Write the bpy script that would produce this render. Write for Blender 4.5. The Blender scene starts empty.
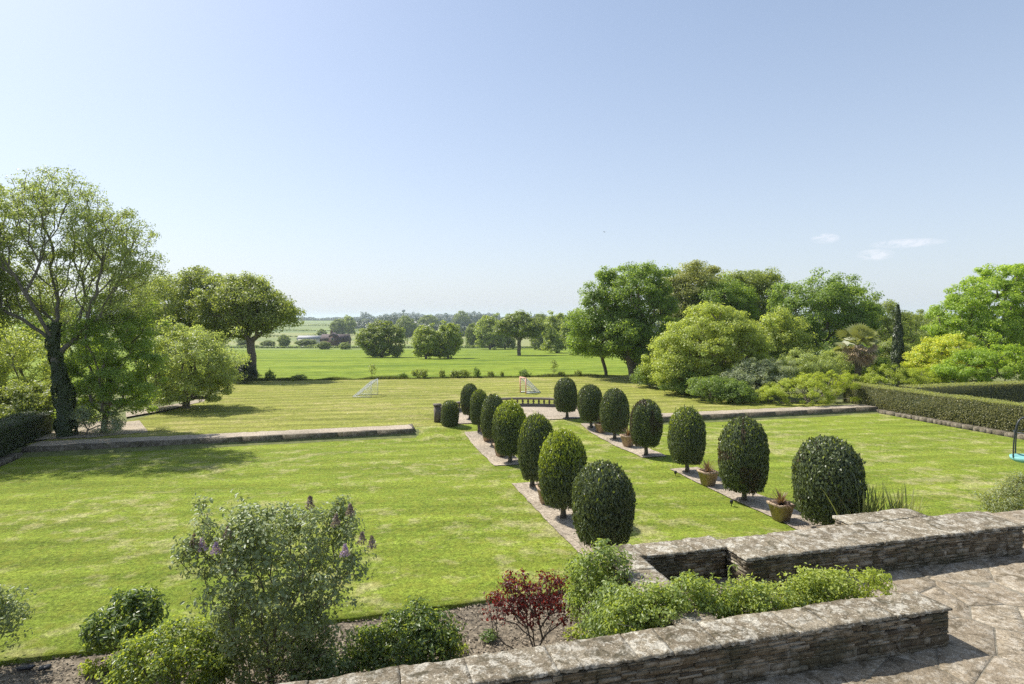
import bpy, math, random
import numpy as np

random.seed(7)
SC = bpy.context.scene
COL = SC.collection
R = math.radians

# ------------------------------------------------------------------ camera numbers
F, CX, VH, H = 600.0, 512.0, 318.0, 5.5
TH = R(15.0)                      # the garden is turned 15 degrees against the view
CT, ST = math.cos(TH), math.sin(TH)

def G(s, n, z=0.0):
    """garden axes (s along the house, n away from it) -> world"""
    return (s * CT - n * ST, s * ST + n * CT, z)

def SN(x, y):
    return (x * CT + y * ST, -x * ST + y * CT)

def P(u, v, z=0.0):
    """where the photo's point (u, v) meets the level z"""
    y = F * (H - z) / (v - VH)
    return ((u - CX) / F * y, y, z)

# ------------------------------------------------------------------ terrain
def y_bound(x):
    return 52.4 + 0.128 * np.clip(x, -60, 60)

_pd = [-60, 0, 3, 30, 100, 190, 350, 700, 1000, 1250, 1600, 2200, 7000]
_pz = [0.24, 0.22, 0.12, -1.0, -3.65, -6.9, -8.6, -7.5, -5.0, -2.0, 1.3, 1.0, 0.5]

def terr(x, y):
    x = np.asarray(x, float); y = np.asarray(y, float)
    d = y - y_bound(x)
    z = np.interp(d, _pd, _pz)
    z = z + np.clip((d - 150) / 400, 0, 1) * 1.2 * np.sin(x / 160 + 1) * np.cos(d / 210)
    n = -x * ST + y * CT
    g = np.clip((n - 27.6) / 0.8, 0, 1)
    z = np.where(d < -10, -0.12 + g * (z + 0.12), z)
    return z

def ground_at(u, v):
    ys = np.concatenate([np.arange(28, 300, 0.25), np.arange(300, 4000, 3.0)])
    xs = (u - CX) / F * ys
    vv = VH + F * (H - terr(xs, ys)) / ys
    i = int(np.argmax(vv <= v)) if (vv <= v).any() else len(ys) - 1
    return (xs[i], ys[i], float(terr(xs[i], ys[i])))

# ------------------------------------------------------------------ object helpers
def mesh_np(name, verts, quads=None, tris=None, midx=None, smooth=False):
    me = bpy.data.meshes.new(name)
    verts = np.asarray(verts, np.float32).reshape(-1, 3)
    me.vertices.add(len(verts)); me.vertices.foreach_set('co', verts.ravel())
    loops, starts = [], []
    off = 0
    if quads is not None and len(quads):
        q = np.asarray(quads, np.int32).reshape(-1, 4)
        loops.append(q.ravel()); starts.append(off + np.arange(len(q)) * 4); off += q.size
    if tris is not None and len(tris):
        t = np.asarray(tris, np.int32).reshape(-1, 3)
        loops.append(t.ravel()); starts.append(off + np.arange(len(t)) * 3); off += t.size
    loops = np.concatenate(loops); starts = np.concatenate(starts).astype(np.int32)
    me.loops.add(len(loops)); me.loops.foreach_set('vertex_index', loops)
    me.polygons.add(len(starts)); me.polygons.foreach_set('loop_start', starts)
    if midx is not None:
        me.polygons.foreach_set('material_index', np.asarray(midx, np.int32))
    if smooth:
        me.polygons.foreach_set('use_smooth', np.ones(len(starts), bool))
    me.update(calc_edges=True)
    me.validate()
    return me

def link(name, me, mats, parent=None):
    o = bpy.data.objects.new(name, me)
    COL.objects.link(o)
    if not isinstance(mats, (list, tuple)):
        mats = [mats]
    if len(me.materials) == 0:
        for m in mats:
            me.materials.append(m)
    if parent is not None:
        o.parent = parent
    return o

def tag(o, label=None, cat=None, group=None, kind=None):
    if label: o['label'] = label
    if cat: o['category'] = cat
    if group: o['group'] = group
    if kind: o['kind'] = kind
    return o

def empty(name, loc, label, cat, group=None, rz=0.0):
    o = bpy.data.objects.new(name, None)
    COL.objects.link(o)
    o.empty_display_size = 0.3
    o.location = loc; o.rotation_euler = (0, 0, rz)
    return tag(o, label, cat, group)

def copy_tree(o, parent=None):
    c = o.copy(); COL.objects.link(c)
    if parent is not None:
        c.parent = parent
    for ch in list(o.children):
        copy_tree(ch, c)
    return c

class MB:
    """collects shapes into one mesh"""
    def __init__(s):
        s.v = []; s.q = []; s.t = []; s.n = 0
    def add(s, v, q=None, t=None):
        v = np.asarray(v, float).reshape(-1, 3)
        if q is not None and len(q): s.q.append(np.asarray(q, int).reshape(-1, 4) + s.n)
        if t is not None and len(t): s.t.append(np.asarray(t, int).reshape(-1, 3) + s.n)
        s.v.append(v); s.n += len(v)
        return s
    def box(s, c, size, rz=0.0, jit=0.0, taper=1.0):
        x, y, z = [k / 2 for k in size]
        v = np.array([(-x, -y, -z), (x, -y, -z), (x, y, -z), (-x, y, -z), (-x, -y, z), (x, -y, z), (x, y, z), (-x, y, z)], float)
        v[4:, :2] *= taper
        if jit: v += np.random.uniform(-jit, jit, v.shape)
        c_, s_ = math.cos(rz), math.sin(rz)
        v = np.stack([v[:, 0] * c_ - v[:, 1] * s_, v[:, 0] * s_ + v[:, 1] * c_, v[:, 2]], 1) + np.array(c)
        return s.add(v, [(0, 3, 2, 1), (4, 5, 6, 7), (0, 1, 5, 4), (1, 2, 6, 5), (2, 3, 7, 6), (3, 0, 4, 7)])
    def tube(s, pts, rad, k=8, cap=True):
        pts = np.asarray(pts, float); m = len(pts)
        rad = np.broadcast_to(np.asarray(rad, float), (m,))
        tan = np.gradient(pts, axis=0)
        tan /= np.linalg.norm(tan, axis=1)[:, None] + 1e-9
        ref = np.array([0.0, 0.0, 1.0]) if abs(tan[0][2]) < 0.9 else np.array([1.0, 0, 0])
        rings = []
        a = np.cross(tan[0], ref); a /= np.linalg.norm(a)
        for i in range(m):
            a = a - tan[i] * np.dot(a, tan[i]); a /= np.linalg.norm(a) + 1e-9
            b = np.cross(tan[i], a)
            ang = np.arange(k) * 2 * math.pi / k
            rings.append(pts[i] + rad[i] * (np.cos(ang)[:, None] * a + np.sin(ang)[:, None] * b))
        v = np.concatenate(rings)
        q = []
        for i in range(m - 1):
            for j in range(k):
                j2 = (j + 1) % k
                q.append((i * k + j, i * k + j2, (i + 1) * k + j2, (i + 1) * k + j))
        t = []
        if cap:
            v = np.concatenate([v, pts[:1], pts[-1:]])
            for j in range(k):
                t.append((m * k, (j + 1) % k, j)); t.append((m * k + 1, (m - 1) * k + j, (m - 1) * k + (j + 1) % k))
        return s.add(v, q, t)
    def lathe(s, prof, c=(0, 0, 0), k=16, sides_sq=False):
        """prof: (r, z) list"""
        v = []; q = []
        ang = np.arange(k) * 2 * math.pi / k
        for r, z in prof:
            v.append(np.stack([r * np.cos(ang) + c[0], r * np.sin(ang) + c[1], np.full(k, z + c[2])], 1))
        for i in range(len(prof) - 1):
            for j in range(k):
                j2 = (j + 1) % k
                q.append((i * k + j, i * k + j2, (i + 1) * k + j2, (i + 1) * k + j))
        return s.add(np.concatenate(v), q)
    def mesh(s, name, smooth=False):
        v = np.concatenate(s.v)
        q = np.concatenate(s.q) if s.q else None
        t = np.concatenate(s.t) if s.t else None
        return mesh_np(name, v, q, t, smooth=smooth)
    def build(s, name, mat, parent=None, smooth=False):
        return link(name, s.mesh(name, smooth), mat, parent)

def vnoise(x, y, seed=0):
    """cheap smooth 2-D value noise, -1..1"""
    x = np.asarray(x, float); y = np.asarray(y, float)
    xi = np.floor(x).astype(np.int64); yi = np.floor(y).astype(np.int64)
    fx = x - xi; fy = y - yi
    fx = fx * fx * (3 - 2 * fx); fy = fy * fy * (3 - 2 * fy)
    def h(a, b):
        k = (a * 374761393 + b * 668265263 + seed * 982451653) & 0xFFFFFFFF
        k = ((k ^ (k >> 13)) * 1274126177) & 0xFFFFFFFF
        return ((k ^ (k >> 16)) & 0xFFFF) / 32767.5 - 1
    return (h(xi, yi) * (1 - fx) + h(xi + 1, yi) * fx) * (1 - fy) + (h(xi, yi + 1) * (1 - fx) + h(xi + 1, yi + 1) * fx) * fy

def fbm(x, y, seed=0, o=3):
    r = 0; a = 1; t = 0
    for i in range(o):
        r = r + a * vnoise(x * 2 ** i, y * 2 ** i, seed + i * 17); t += a; a *= 0.5
    return r / t

def grid_mesh(name, X, Y, Z, smooth=True):
    a, b = X.shape
    v = np.stack([X, Y, Z], -1).reshape(-1, 3)
    i = np.arange(a - 1)[:, None] * b + np.arange(b - 1)[None, :]
    q = np.stack([i, i + 1, i + b + 1, i + b], -1).reshape(-1, 4)
    return mesh_np(name, v, q, smooth=smooth)

# ------------------------------------------------------------------ materials
class NT:
    def __init__(s, nt):
        s.nt = nt
    def n(s, t, **kw):
        o = s.nt.nodes.new('ShaderNode' + t)
        for k, v in kw.items():
            if k.startswith('i_'):
                o.inputs[k[2:].replace('_', ' ')].default_value = v
            else:
                setattr(o, k, v)
        return o
    def l(s, a, b):
        s.nt.links.new(a, b)
    def noise(s, vec, scale, detail=4, rough=0.55, dist=0.0):
        o = s.n('TexNoise'); o.inputs['Scale'].default_value = scale; o.inputs['Detail'].default_value = detail
        o.inputs['Roughness'].default_value = rough; o.inputs['Distortion'].default_value = dist
        if vec is not None: s.l(vec, o.inputs['Vector'])
        return o.outputs['Fac']
    def ramp(s, fac, stops, interp='LINEAR'):
        o = s.n('ValToRGB'); o.color_ramp.interpolation = interp
        e = o.color_ramp.elements
        while len(e) < len(stops): e.new(0.5)
        for k, (p, c) in zip(e, stops):
            k.position = p
            k.color = (c, c, c, 1) if not hasattr(c, '__len__') else (*c, 1)
        s.l(fac, o.inputs['Fac'])
        return o.outputs['Color']
    def mix(s, fac, a, b, mode='MIX'):
        o = s.n('MixRGB', blend_type=mode)
        for sock, val in ((o.inputs['Fac'], fac), (o.inputs['Color1'], a), (o.inputs['Color2'], b)):
            if hasattr(val, 'is_linked') or hasattr(val, 'links'):
                s.l(val, sock)
            elif hasattr(val, '__len__'):
                sock.default_value = (*val, 1)
            else:
                sock.default_value = val
        return o.outputs['Color']
    def math(s, op, a, b=None, clamp=False):
        o = s.n('Math', operation=op); o.use_clamp = clamp
        for sock, val in zip(o.inputs, (a, b)):
            if val is None: continue
            if hasattr(val, 'links'): s.l(val, sock)
            else: sock.default_value = val
        return o.outputs[0]
    def coords(s, kind='Object', rot=0.0, scale=(1, 1, 1), loc=(0, 0, 0)):
        t = s.n('TexCoord'); m = s.n('Mapping')
        m.inputs['Rotation'].default_value = (0, 0, rot); m.inputs['Scale'].default_value = scale
        m.inputs['Location'].default_value = loc
        s.l(t.outputs[kind], m.inputs['Vector'])
        return m.outputs['Vector']
    def bump(s, h, strength, dist, prev=None):
        o = s.n('Bump'); o.inputs['Strength'].default_value = strength; o.inputs['Distance'].default_value = dist
        s.l(h, o.inputs['Height'])
        if prev is not None: s.l(prev, o.inputs['Normal'])
        return o.outputs['Normal']

def new_mat(name):
    m = bpy.data.materials.new(name); m.use_nodes = True
    nt = NT(m.node_tree)
    b = m.node_tree.nodes['Principled BSDF']
    return m, nt, b

def setc(nt, sock, val):
    if hasattr(val, 'links'): nt.l(val, sock)
    elif hasattr(val, '__len__'): sock.default_value = (*val, 1)
    else: sock.default_value = val

def simple(name, col, rough=0.6, metal=0.0, var=0.25, scale=6.0, bump=0.0):
    m, nt, b = new_mat(name)
    v = nt.coords('Object')
    f = nt.noise(v, scale, 5)
    dark = tuple(c * (1 - var) for c in col); lite = tuple(min(1, c * (1 + var)) for c in col)
    setc(nt, b.inputs['Base Color'], nt.ramp(f, [(0.3, dark), (0.7, lite)]))
    b.inputs['Roughness'].default_value = rough; b.inputs['Metallic'].default_value = metal
    if bump:
        nt.l(nt.bump(nt.noise(v, scale * 4, 4), bump, 0.02), b.inputs['Normal'])
    return m

def leaf_mat(name, c1, c2, trans=0.35, rough=0.45, spec=0.5, tcol=None, patch=1.0):
    m, nt, b = new_mat(name)
    if name not in ('leaf_wood', 'leaf_dark', 'leaf_red', 'leaf_bay', 'leaf_bay_scorch', 'bark_chips', 'lilac_flower', 'spent_flower'):
        c1 = (c1[0] * 1.08, c1[1] * 1.08, c1[2] * 1.15); c2 = (c2[0] * 1.14, c2[1] * 1.10, c2[2] * 1.25)
    g = nt.n('NewGeometry')
    rnd = g.outputs['Random Per Island']
    col = nt.ramp(rnd, [(0.0, c1), (0.55, tuple((a + d) / 2 for a, d in zip(c1, c2))), (1.0, c2)])
    f = nt.noise(nt.coords('Object'), patch, 2)
    col = nt.mix(nt.math('MULTIPLY', f, 0.55, True), col, c2)
    nt.l(col, b.inputs['Base Color'])
    b.inputs['Roughness'].default_value = rough
    b.inputs['Specular IOR Level'].default_value = spec
    tr = nt.n('BsdfTranslucent')
    if tcol is None:
        tcol = (min(1, c2[0] * 1.5), min(1, c2[1] * 1.5), c2[2] * 0.7)
    tr.inputs['Color'].default_value = (*tcol, 1)
    mx = nt.n('MixShader'); mx.inputs['Fac'].default_value = trans
    nt.l(b.outputs[0], mx.inputs[1]); nt.l(tr.outputs[0], mx.inputs[2])
    out = [n for n in m.node_tree.nodes if n.type == 'OUTPUT_MATERIAL'][0]
    nt.l(mx.outputs[0], out.inputs['Surface'])
    return m

M = {}
M['bark'] = simple('bark', (0.155, 0.13, 0.10), 0.9, var=0.45, scale=9, bump=0.6)
M['bark_grey'] = simple('bark_grey', (0.13, 0.115, 0.09), 0.9, var=0.4, scale=9, bump=0.6)
M['leaf_ash'] = leaf_mat('leaf_ash', (0.15, 0.20, 0.05), (0.27, 0.33, 0.10), 0.45)
M['leaf_oak'] = leaf_mat('leaf_oak', (0.14, 0.185, 0.04), (0.25, 0.30, 0.075), 0.52)
M['leaf_maple'] = leaf_mat('leaf_maple', (0.12, 0.195, 0.03), (0.22, 0.31, 0.055), 0.55)
M['leaf_bright'] = leaf_mat('leaf_bright', (0.17, 0.26, 0.028), (0.29, 0.40, 0.05), 0.55)
M['leaf_pale'] = leaf_mat('leaf_pale', (0.20, 0.26, 0.075), (0.33, 0.39, 0.13), 0.52)
M['leaf_lime'] = leaf_mat('leaf_lime', (0.21, 0.265, 0.05), (0.35, 0.41, 0.095), 0.52)
M['leaf_deep'] = leaf_mat('leaf_deep', (0.11, 0.17, 0.034), (0.19, 0.27, 0.06), 0.52)
M['leaf_olive'] = leaf_mat('leaf_olive', (0.185, 0.21, 0.06), (0.30, 0.325, 0.11), 0.52)
M['leaf_yellow'] = leaf_mat('leaf_yellow', (0.38, 0.41, 0.04), (0.55, 0.57, 0.08), 0.5)
M['leaf_juniper'] = leaf_mat('leaf_juniper', (0.22, 0.28, 0.03), (0.38, 0.45, 0.06), 0.48)
M['leaf_greygreen'] = leaf_mat('leaf_greygreen', (0.17, 0.21, 0.11), (0.32, 0.37, 0.21), 0.42)
M['leaf_ivy_dark'] = leaf_mat('leaf_ivy_dark', (0.035, 0.055, 0.018), (0.075, 0.105, 0.032), 0.25, 0.4)
M['leaf_dark'] = leaf_mat('leaf_dark', (0.018, 0.03, 0.010), (0.035, 0.055, 0.016), 0.15, 0.5)
M['leaf_hedge'] = leaf_mat('leaf_hedge', (0.13, 0.14, 0.048), (0.24, 0.24, 0.085), 0.4)
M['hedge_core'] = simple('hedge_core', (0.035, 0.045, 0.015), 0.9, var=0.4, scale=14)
M['leaf_bay'] = leaf_mat('leaf_bay', (0.058, 0.078, 0.028), (0.125, 0.155, 0.058), 0.2, 0.36, 0.5, patch=3)
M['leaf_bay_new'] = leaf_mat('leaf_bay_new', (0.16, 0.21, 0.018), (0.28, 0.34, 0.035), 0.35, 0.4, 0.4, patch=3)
M['leaf_bay_scorch'] = leaf_mat('leaf_bay_scorch', (0.05, 0.042, 0.02), (0.085, 0.06, 0.03), 0.16, 0.45, 0.4, patch=3)
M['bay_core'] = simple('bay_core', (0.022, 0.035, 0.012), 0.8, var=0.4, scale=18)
M['leaf_lilac'] = leaf_mat('leaf_lilac', (0.10, 0.145, 0.055), (0.28, 0.335, 0.15), 0.36, 0.42, 0.45, patch=2)
M['leaf_shrub'] = leaf_mat('leaf_shrub', (0.065, 0.105, 0.03), (0.15, 0.215, 0.06), 0.4, 0.36, 0.5, patch=2)
M['leaf_fresh'] = leaf_mat('leaf_fresh', (0.17, 0.235, 0.035), (0.32, 0.38, 0.06), 0.48, 0.42, 0.4, patch=2)
M['leaf_ivy'] = leaf_mat('leaf_ivy', (0.12, 0.175, 0.04), (0.25, 0.32, 0.085), 0.46, 0.4, 0.45, patch=2)
M['leaf_jasmine'] = leaf_mat('leaf_jasmine', (0.17, 0.225, 0.04), (0.34, 0.40, 0.085), 0.48, 0.42, 0.4, patch=2)
M['leaf_red'] = leaf_mat('leaf_red', (0.06, 0.02, 0.018), (0.16, 0.045, 0.032), 0.42, 0.4, 0.45, tcol=(0.35, 0.03, 0.02), patch=3)
M['lilac_flower'] = leaf_mat('lilac_flower', (0.34, 0.24, 0.38), (0.52, 0.40, 0.58), 0.25)
M['spent_flower'] = leaf_mat('spent_flower', (0.16, 0.12, 0.10), (0.28, 0.22, 0.19), 0.2)
M['leaf_sword'] = leaf_mat('leaf_sword', (0.12, 0.15, 0.05), (0.27, 0.29, 0.10), 0.36, 0.4, 0.45)
M['leaf_potplant'] = leaf_mat('leaf_potplant', (0.09, 0.065, 0.035), (0.19, 0.12, 0.07), 0.28, 0.4, 0.45)
M['leaf_palm'] = leaf_mat('leaf_palm', (0.12, 0.15, 0.05), (0.24, 0.26, 0.09), 0.36, 0.45)
M['leaf_palm_dead'] = leaf_mat('leaf_palm_dead', (0.22, 0.17, 0.09), (0.36, 0.28, 0.16), 0.26, 0.6)
M['leaf_far'] = leaf_mat('leaf_far', (0.11, 0.155, 0.04), (0.20, 0.25, 0.065), 0.48, patch=0.3)
M['leaf_far_light'] = leaf_mat('leaf_far_light', (0.15, 0.205, 0.045), (0.26, 0.32, 0.075), 0.5, patch=0.3)
M['leaf_wood'] = leaf_mat('leaf_wood', (0.035, 0.055, 0.02), (0.065, 0.09, 0.03), .2)
M['core_far'] = simple('core_far', (0.035, 0.05, 0.016), 0.9, var=0.4, scale=1.5)

# ground-type materials
def lawn_mat(name, a, b_, c_dry, dry_amt, stripe, seed):
    m, nt, b = new_mat(name)
    v = nt.coords('Object', rot=-TH, loc=(seed, seed * 1.7, 0))
    f1 = nt.noise(nt.coords('Object', rot=-TH, scale=(0.5, 1.0, 1), loc=(seed, seed * 0.7, 0)), 0.5, 7, 0.66)
    col = nt.ramp(f1, [(0.32, a), (0.66, b_)])
    # mower passes: two directions of long faint streaks
    f2 = nt.noise(nt.coords('Object', rot=-TH, scale=(0.06, 1.7, 1)), 1.1, 4, 0.6)
    f3 = nt.noise(nt.coords('Object', rot=-TH + R(66), scale=(0.06, 1.3, 1)), 1.0, 4, 0.6)
    col = nt.mix(nt.math('MULTIPLY', nt.ramp(f2, [(0.45, 0.0), (0.62, 1.0)]), stripe), col, tuple(x * 1.4 for x in b_))
    col = nt.mix(nt.math('MULTIPLY', nt.ramp(f3, [(0.48, 0.0), (0.65, 1.0)]), stripe * 0.9), col, tuple(x * 0.72 for x in a))
    # dry straw patches: small scalped spots, gathered here and there
    sp = nt.noise(nt.coords('Object', rot=-TH, scale=(0.75, 0.9, 1), loc=(seed * 2, 3, 0)), 1.7, 6, 0.68)
    big = nt.noise(v, 0.16, 3, 0.6)
    d = nt.math('ADD', sp, nt.math('MULTIPLY', nt.math('SUBTRACT', big, 0.5), 0.55))
    dm = nt.ramp(d, [(0.51, 0.0), (0.58, 0.45), (0.68, 1.0)])
    col = nt.mix(nt.math('MULTIPLY', dm, dry_amt), col, c_dry)
    # tufts and blades
    g = nt.noise(v, 9, 6, 0.8)
    col = nt.mix(1.0, col, nt.ramp(g, [(0.34, 0.50), (0.5, 1.0), (0.66, 1.5)]), 'MULTIPLY')
    g2 = nt.noise(v, 24, 3, 0.8)
    col = nt.mix(1.0, col, nt.ramp(g2, [(0.33, 0.55), (0.5, 1.0), (0.67, 1.45)]), 'MULTIPLY')
    bx = nt.n('SeparateXYZ'); nt.l(nt.coords('Object', rot=-TH), bx.inputs[0])
    band = nt.math('SINE', nt.math('ADD', nt.math('MULTIPLY', bx.outputs[1], 4.6), nt.math('MULTIPLY', nt.noise(v, 0.25, 3), 2.2)))
    col = nt.mix(1.0, col, nt.ramp(nt.math('ADD', nt.math('MULTIPLY', band, 0.5), 0.5), [(0.25, 1 - stripe * 0.20), (0.75, 1 + stripe * 0.20)]), 'MULTIPLY')
    hv = nt.noise(v, 3.0, 4, 0.7)
    col = nt.mix(nt.ramp(hv, [(0.45, 0.0), (0.7, 0.45)]), col, (0.26, 0.25, 0.04))
    nt.l(col, b.inputs['Base Color'])
    b.inputs['Roughness'].default_value = 0.9
    b.inputs['Specular IOR Level'].default_value = 0.08
    n1 = nt.bump(nt.noise(v, 40, 4, 0.8), 0.9, 0.03)
    n2 = nt.bump(nt.noise(v, 6, 5, 0.7), 0.6, 0.08, n1)
    nt.l(n2, b.inputs['Normal'])
    return m

M['lawn'] = lawn_mat('lawn_grass', (0.126, 0.180, 0.022), (0.196, 0.246, 0.032), (0.42, 0.375, 0.19), 0.66, 0.42, 3.0)
M['lawn_far'] = lawn_mat('upper_lawn_grass', (0.168, 0.192, 0.038), (0.235, 0.242, 0.054), (0.40, 0.335, 0.16), 0.55, 0.55, 11.0)

def field_mat():
    m, nt, b = new_mat('field_grass')
    v = nt.coords('Object')
    f = nt.noise(nt.coords('Object', rot=R(7), scale=(0.30, 1, 1)), 0.16, 8, 0.72, 0.3)
    col = nt.ramp(f, [(0.38, (0.085, 0.135, 0.018)), (0.47, (0.155, 0.215, 0.022)), (0.62, (0.215, 0.265, 0.034))])
    g = nt.noise(nt.coords('Object', scale=(0.5, 1, 1)), 1.0, 7, 0.8)
    col = nt.mix(1.0, col, nt.ramp(g, [(0.34, 0.55), (0.66, 1.4)]), 'MULTIPLY')
    b.inputs['Specular IOR Level'].default_value = 0.08
    nt.l(col, b.inputs['Base Color']); b.inputs['Roughness'].default_value = 0.9
    nt.l(nt.bump(nt.noise(v, 3, 5, 0.7), 0.6, 0.25), b.inputs['Normal'])
    return m
M['field'] = field_mat()

def farmland_mat():
    m, nt, b = new_mat('farmland')
    v = nt.coords('Object', scale=(0.0038, 0.0070, 1))
    w = nt.n('TexVoronoi'); w.inputs['Scale'].default_value = 1.0; w.inputs['Randomness'].default_value = 0.8
    nt.l(v, w.inputs['Vector'])
    sep = nt.n('SeparateColor'); nt.l(w.outputs['Color'], sep.inputs['Color'])
    col = nt.ramp(sep.outputs[0], [(0.0, (0.14, 0.175, 0.035)), (0.3, (0.20, 0.21, 0.06)), (0.55, (0.15, 0.20, 0.025)), (0.75, (0.23, 0.22, 0.09)), (0.9, (0.11, 0.15, 0.03))], 'CONSTANT')
    col = nt.mix(1.0, col, nt.ramp(nt.noise(nt.coords('Object'), 0.05, 5, 0.7), [(0.3, 0.82), (0.7, 1.18)]), 'MULTIPLY')
    nt.l(col, b.inputs['Base Color']); b.inputs['Roughness'].default_value = 0.9
    return m
M['farmland'] = farmland_mat()

def soil_mat(name, cols, sc=6.0, b1=0.8, d1=0.05):
    m, nt, b = new_mat(name)
    v = nt.coords('Object')
    f = nt.noise(v, sc, 8, 0.72)
    col = nt.ramp(f, [(0.34, cols[0]), (0.45, cols[1]), (0.55, cols[2]), (0.68, cols[3])])
    big = nt.noise(v, 0.7, 4)
    col = nt.mix(1.0, col, nt.ramp(big, [(0.3, 0.78), (0.7, 1.2)]), 'MULTIPLY')
    nt.l(col, b.inputs['Base Color']); b.inputs['Roughness'].default_value = 0.95
    n1 = nt.bump(nt.noise(v, sc * 5, 5, 0.75), b1, d1 * 0.5)
    nt.l(nt.bump(f, b1, d1, n1), b.inputs['Normal'])
    return m
M['mulch'] = soil_mat('bark_mulch_ground', [(0.055, 0.042, 0.028), (0.13, 0.105, 0.07), (0.22, 0.18, 0.125), (0.34, 0.285, 0.21)], 9.0)
M['soil'] = soil_mat('woodland_soil', [(0.06, 0.065, 0.02), (0.11, 0.125, 0.035), (0.14, 0.16, 0.045), (0.20, 0.18, 0.09)], 2.2)
M['gravel'] = soil_mat('gravel', [(0.13, 0.105, 0.075), (0.29, 0.24, 0.175), (0.40, 0.335, 0.25), (0.60, 0.52, 0.40)], 12.0, 0.9, 0.03)
M['pot_soil'] = simple('pot_soil', (0.07, 0.05, 0.035), 0.95, var=0.5, scale=30)

def stone_mat(name, lich, base, moss, seed=0.0, crack=None, fine=16.0, mott=1.0, island=False):
    m, nt, b = new_mat(name)
    v = nt.coords('Object', loc=(seed, seed * 2, 0))
    f = nt.noise(v, 1.6, 8, 0.68, 0.5)
    col = nt.ramp(f, [(0.28, base[0]), (0.46, base[1]), (0.60, base[2]), (0.75, base[3])])
    f2 = nt.noise(v, 6.5, 8, 0.7, 0.3)
    col = nt.mix(nt.ramp(f2, [(0.50, 0.0), (0.57, 0.9 * mott)]), col, lich)
    f5 = nt.noise(v, 24, 7, 0.78, 0.4)
    col = nt.mix(nt.ramp(f5, [(0.55, 0.0), (0.62, 0.75 * mott)]), col, tuple(min(1, c * 1.45) for c in lich))
    f6 = nt.noise(v, 14.3, 7, 0.75, 0.4)
    col = nt.mix(nt.ramp(f6, [(0.54, 0.0), (0.62, 0.8 * mott)]), col, tuple(c * 1.2 for c in moss))
    f3 = nt.noise(v, 3.1, 8, 0.75, 1.0)
    col = nt.mix(nt.ramp(f3, [(0.52, 0.0), (0.62, 0.9)]), col, moss)
    f4 = nt.noise(v, fine * 2.4, 6, 0.75)
    col = nt.mix(1.0, col, nt.ramp(f4, [(0.28, 0.4), (0.5, 1.0), (0.75, 1.45)]), 'MULTIPLY')
    if island:
        g = nt.n('NewGeometry')
        col = nt.mix(1.0, col, nt.ramp(g.outputs['Random Per Island'], [(0.0, (0.86, 0.84, 0.80)), (0.5, (1.0, 0.98, 0.95)), (1.0, (1.10, 1.09, 1.06))]), 'MULTIPLY')
    nrm = nt.bump(nt.noise(v, fine, 8, 0.72), 0.9, 0.035)
    nrm = nt.bump(f, 0.4, 0.06, nrm)
    if crack:
        sc, wd = crack
        vd = nt.n('VectorMath', operation='ADD')
        nz = nt.n('TexNoise'); nz.inputs['Scale'].default_value = 1.4; nz.inputs['Detail'].default_value = 5
        nt.l(v, nz.inputs['Vector'])
        ms = nt.n('VectorMath', operation='SCALE'); ms.inputs['Scale'].default_value = 0.16
        nt.l(nz.outputs['Color'], ms.inputs[0]); nt.l(v, vd.inputs[0]); nt.l(ms.outputs[0], vd.inputs[1])
        vo = nt.n('TexVoronoi', feature='DISTANCE_TO_EDGE'); vo.inputs['Scale'].default_value = sc
        vo.voronoi_dimensions = '2D'
        nt.l(vd.outputs[0], vo.inputs['Vector'])
        cell = nt.n('TexVoronoi'); cell.inputs['Scale'].default_value = sc; cell.voronoi_dimensions = '2D'
        nt.l(vd.outputs[0], cell.inputs['Vector'])
        sepc = nt.n('SeparateColor'); nt.l(cell.outputs['Color'], sepc.inputs['Color'])
        col = nt.mix(1.0, col, nt.ramp(sepc.outputs[0], [(0.0, (0.74, 0.71, 0.66)), (0.5, (1.0, 0.98, 0.95)), (1.0, (1.2, 1.17, 1.1))]), 'MULTIPLY')
        jm = nt.ramp(vo.outputs['Distance'], [(0.0, 1.0), (wd, 0.0)])
        jcol = nt.mix(nt.noise(v, 2.3, 4), (0.10, 0.085, 0.06), (0.24, 0.21, 0.16))
        col = nt.mix(nt.math('MULTIPLY', nt.math('MULTIPLY', jm, nt.ramp(nt.noise(v, 1.1, 4), [(0.35, 0.35), (0.6, 1.0)])), 0.85), col, jcol)
        nrm = nt.bump(nt.ramp(vo.outputs['Distance'], [(0.0, 0.0), (wd * 1.5, 1.0)]), 0.8, 0.02, nrm)
    nt.l(col, b.inputs['Base Color']); b.inputs['Roughness'].default_value = 0.92
    b.inputs['Specular IOR Level'].default_value = 0.25
    nt.l(nrm, b.inputs['Normal'])
    return m
M['coping'] = stone_mat('lichened_coping', (0.45, 0.425, 0.36), [(0.095, 0.077, 0.05), (0.19, 0.158, 0.11), (0.265, 0.228, 0.165), (0.35, 0.308, 0.235)], (0.075, 0.064, 0.036), 2.0, None, 20.0, .95, True)
M['paving'] = stone_mat('weathered_flagstones', (0.45, 0.41, 0.34), [(0.15, 0.12, 0.078), (0.25, 0.205, 0.145), (0.325, 0.275, 0.20), (0.39, 0.34, 0.265)], (0.12, 0.097, 0.062), 7.0, None, 16.0, .7, True)
M['joint'] = soil_mat('paving_joint', [(0.11, 0.092, 0.056), (0.19, 0.165, 0.115), (0.26, 0.23, 0.17), (0.33, 0.30, 0.23)], 9.0)

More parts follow.
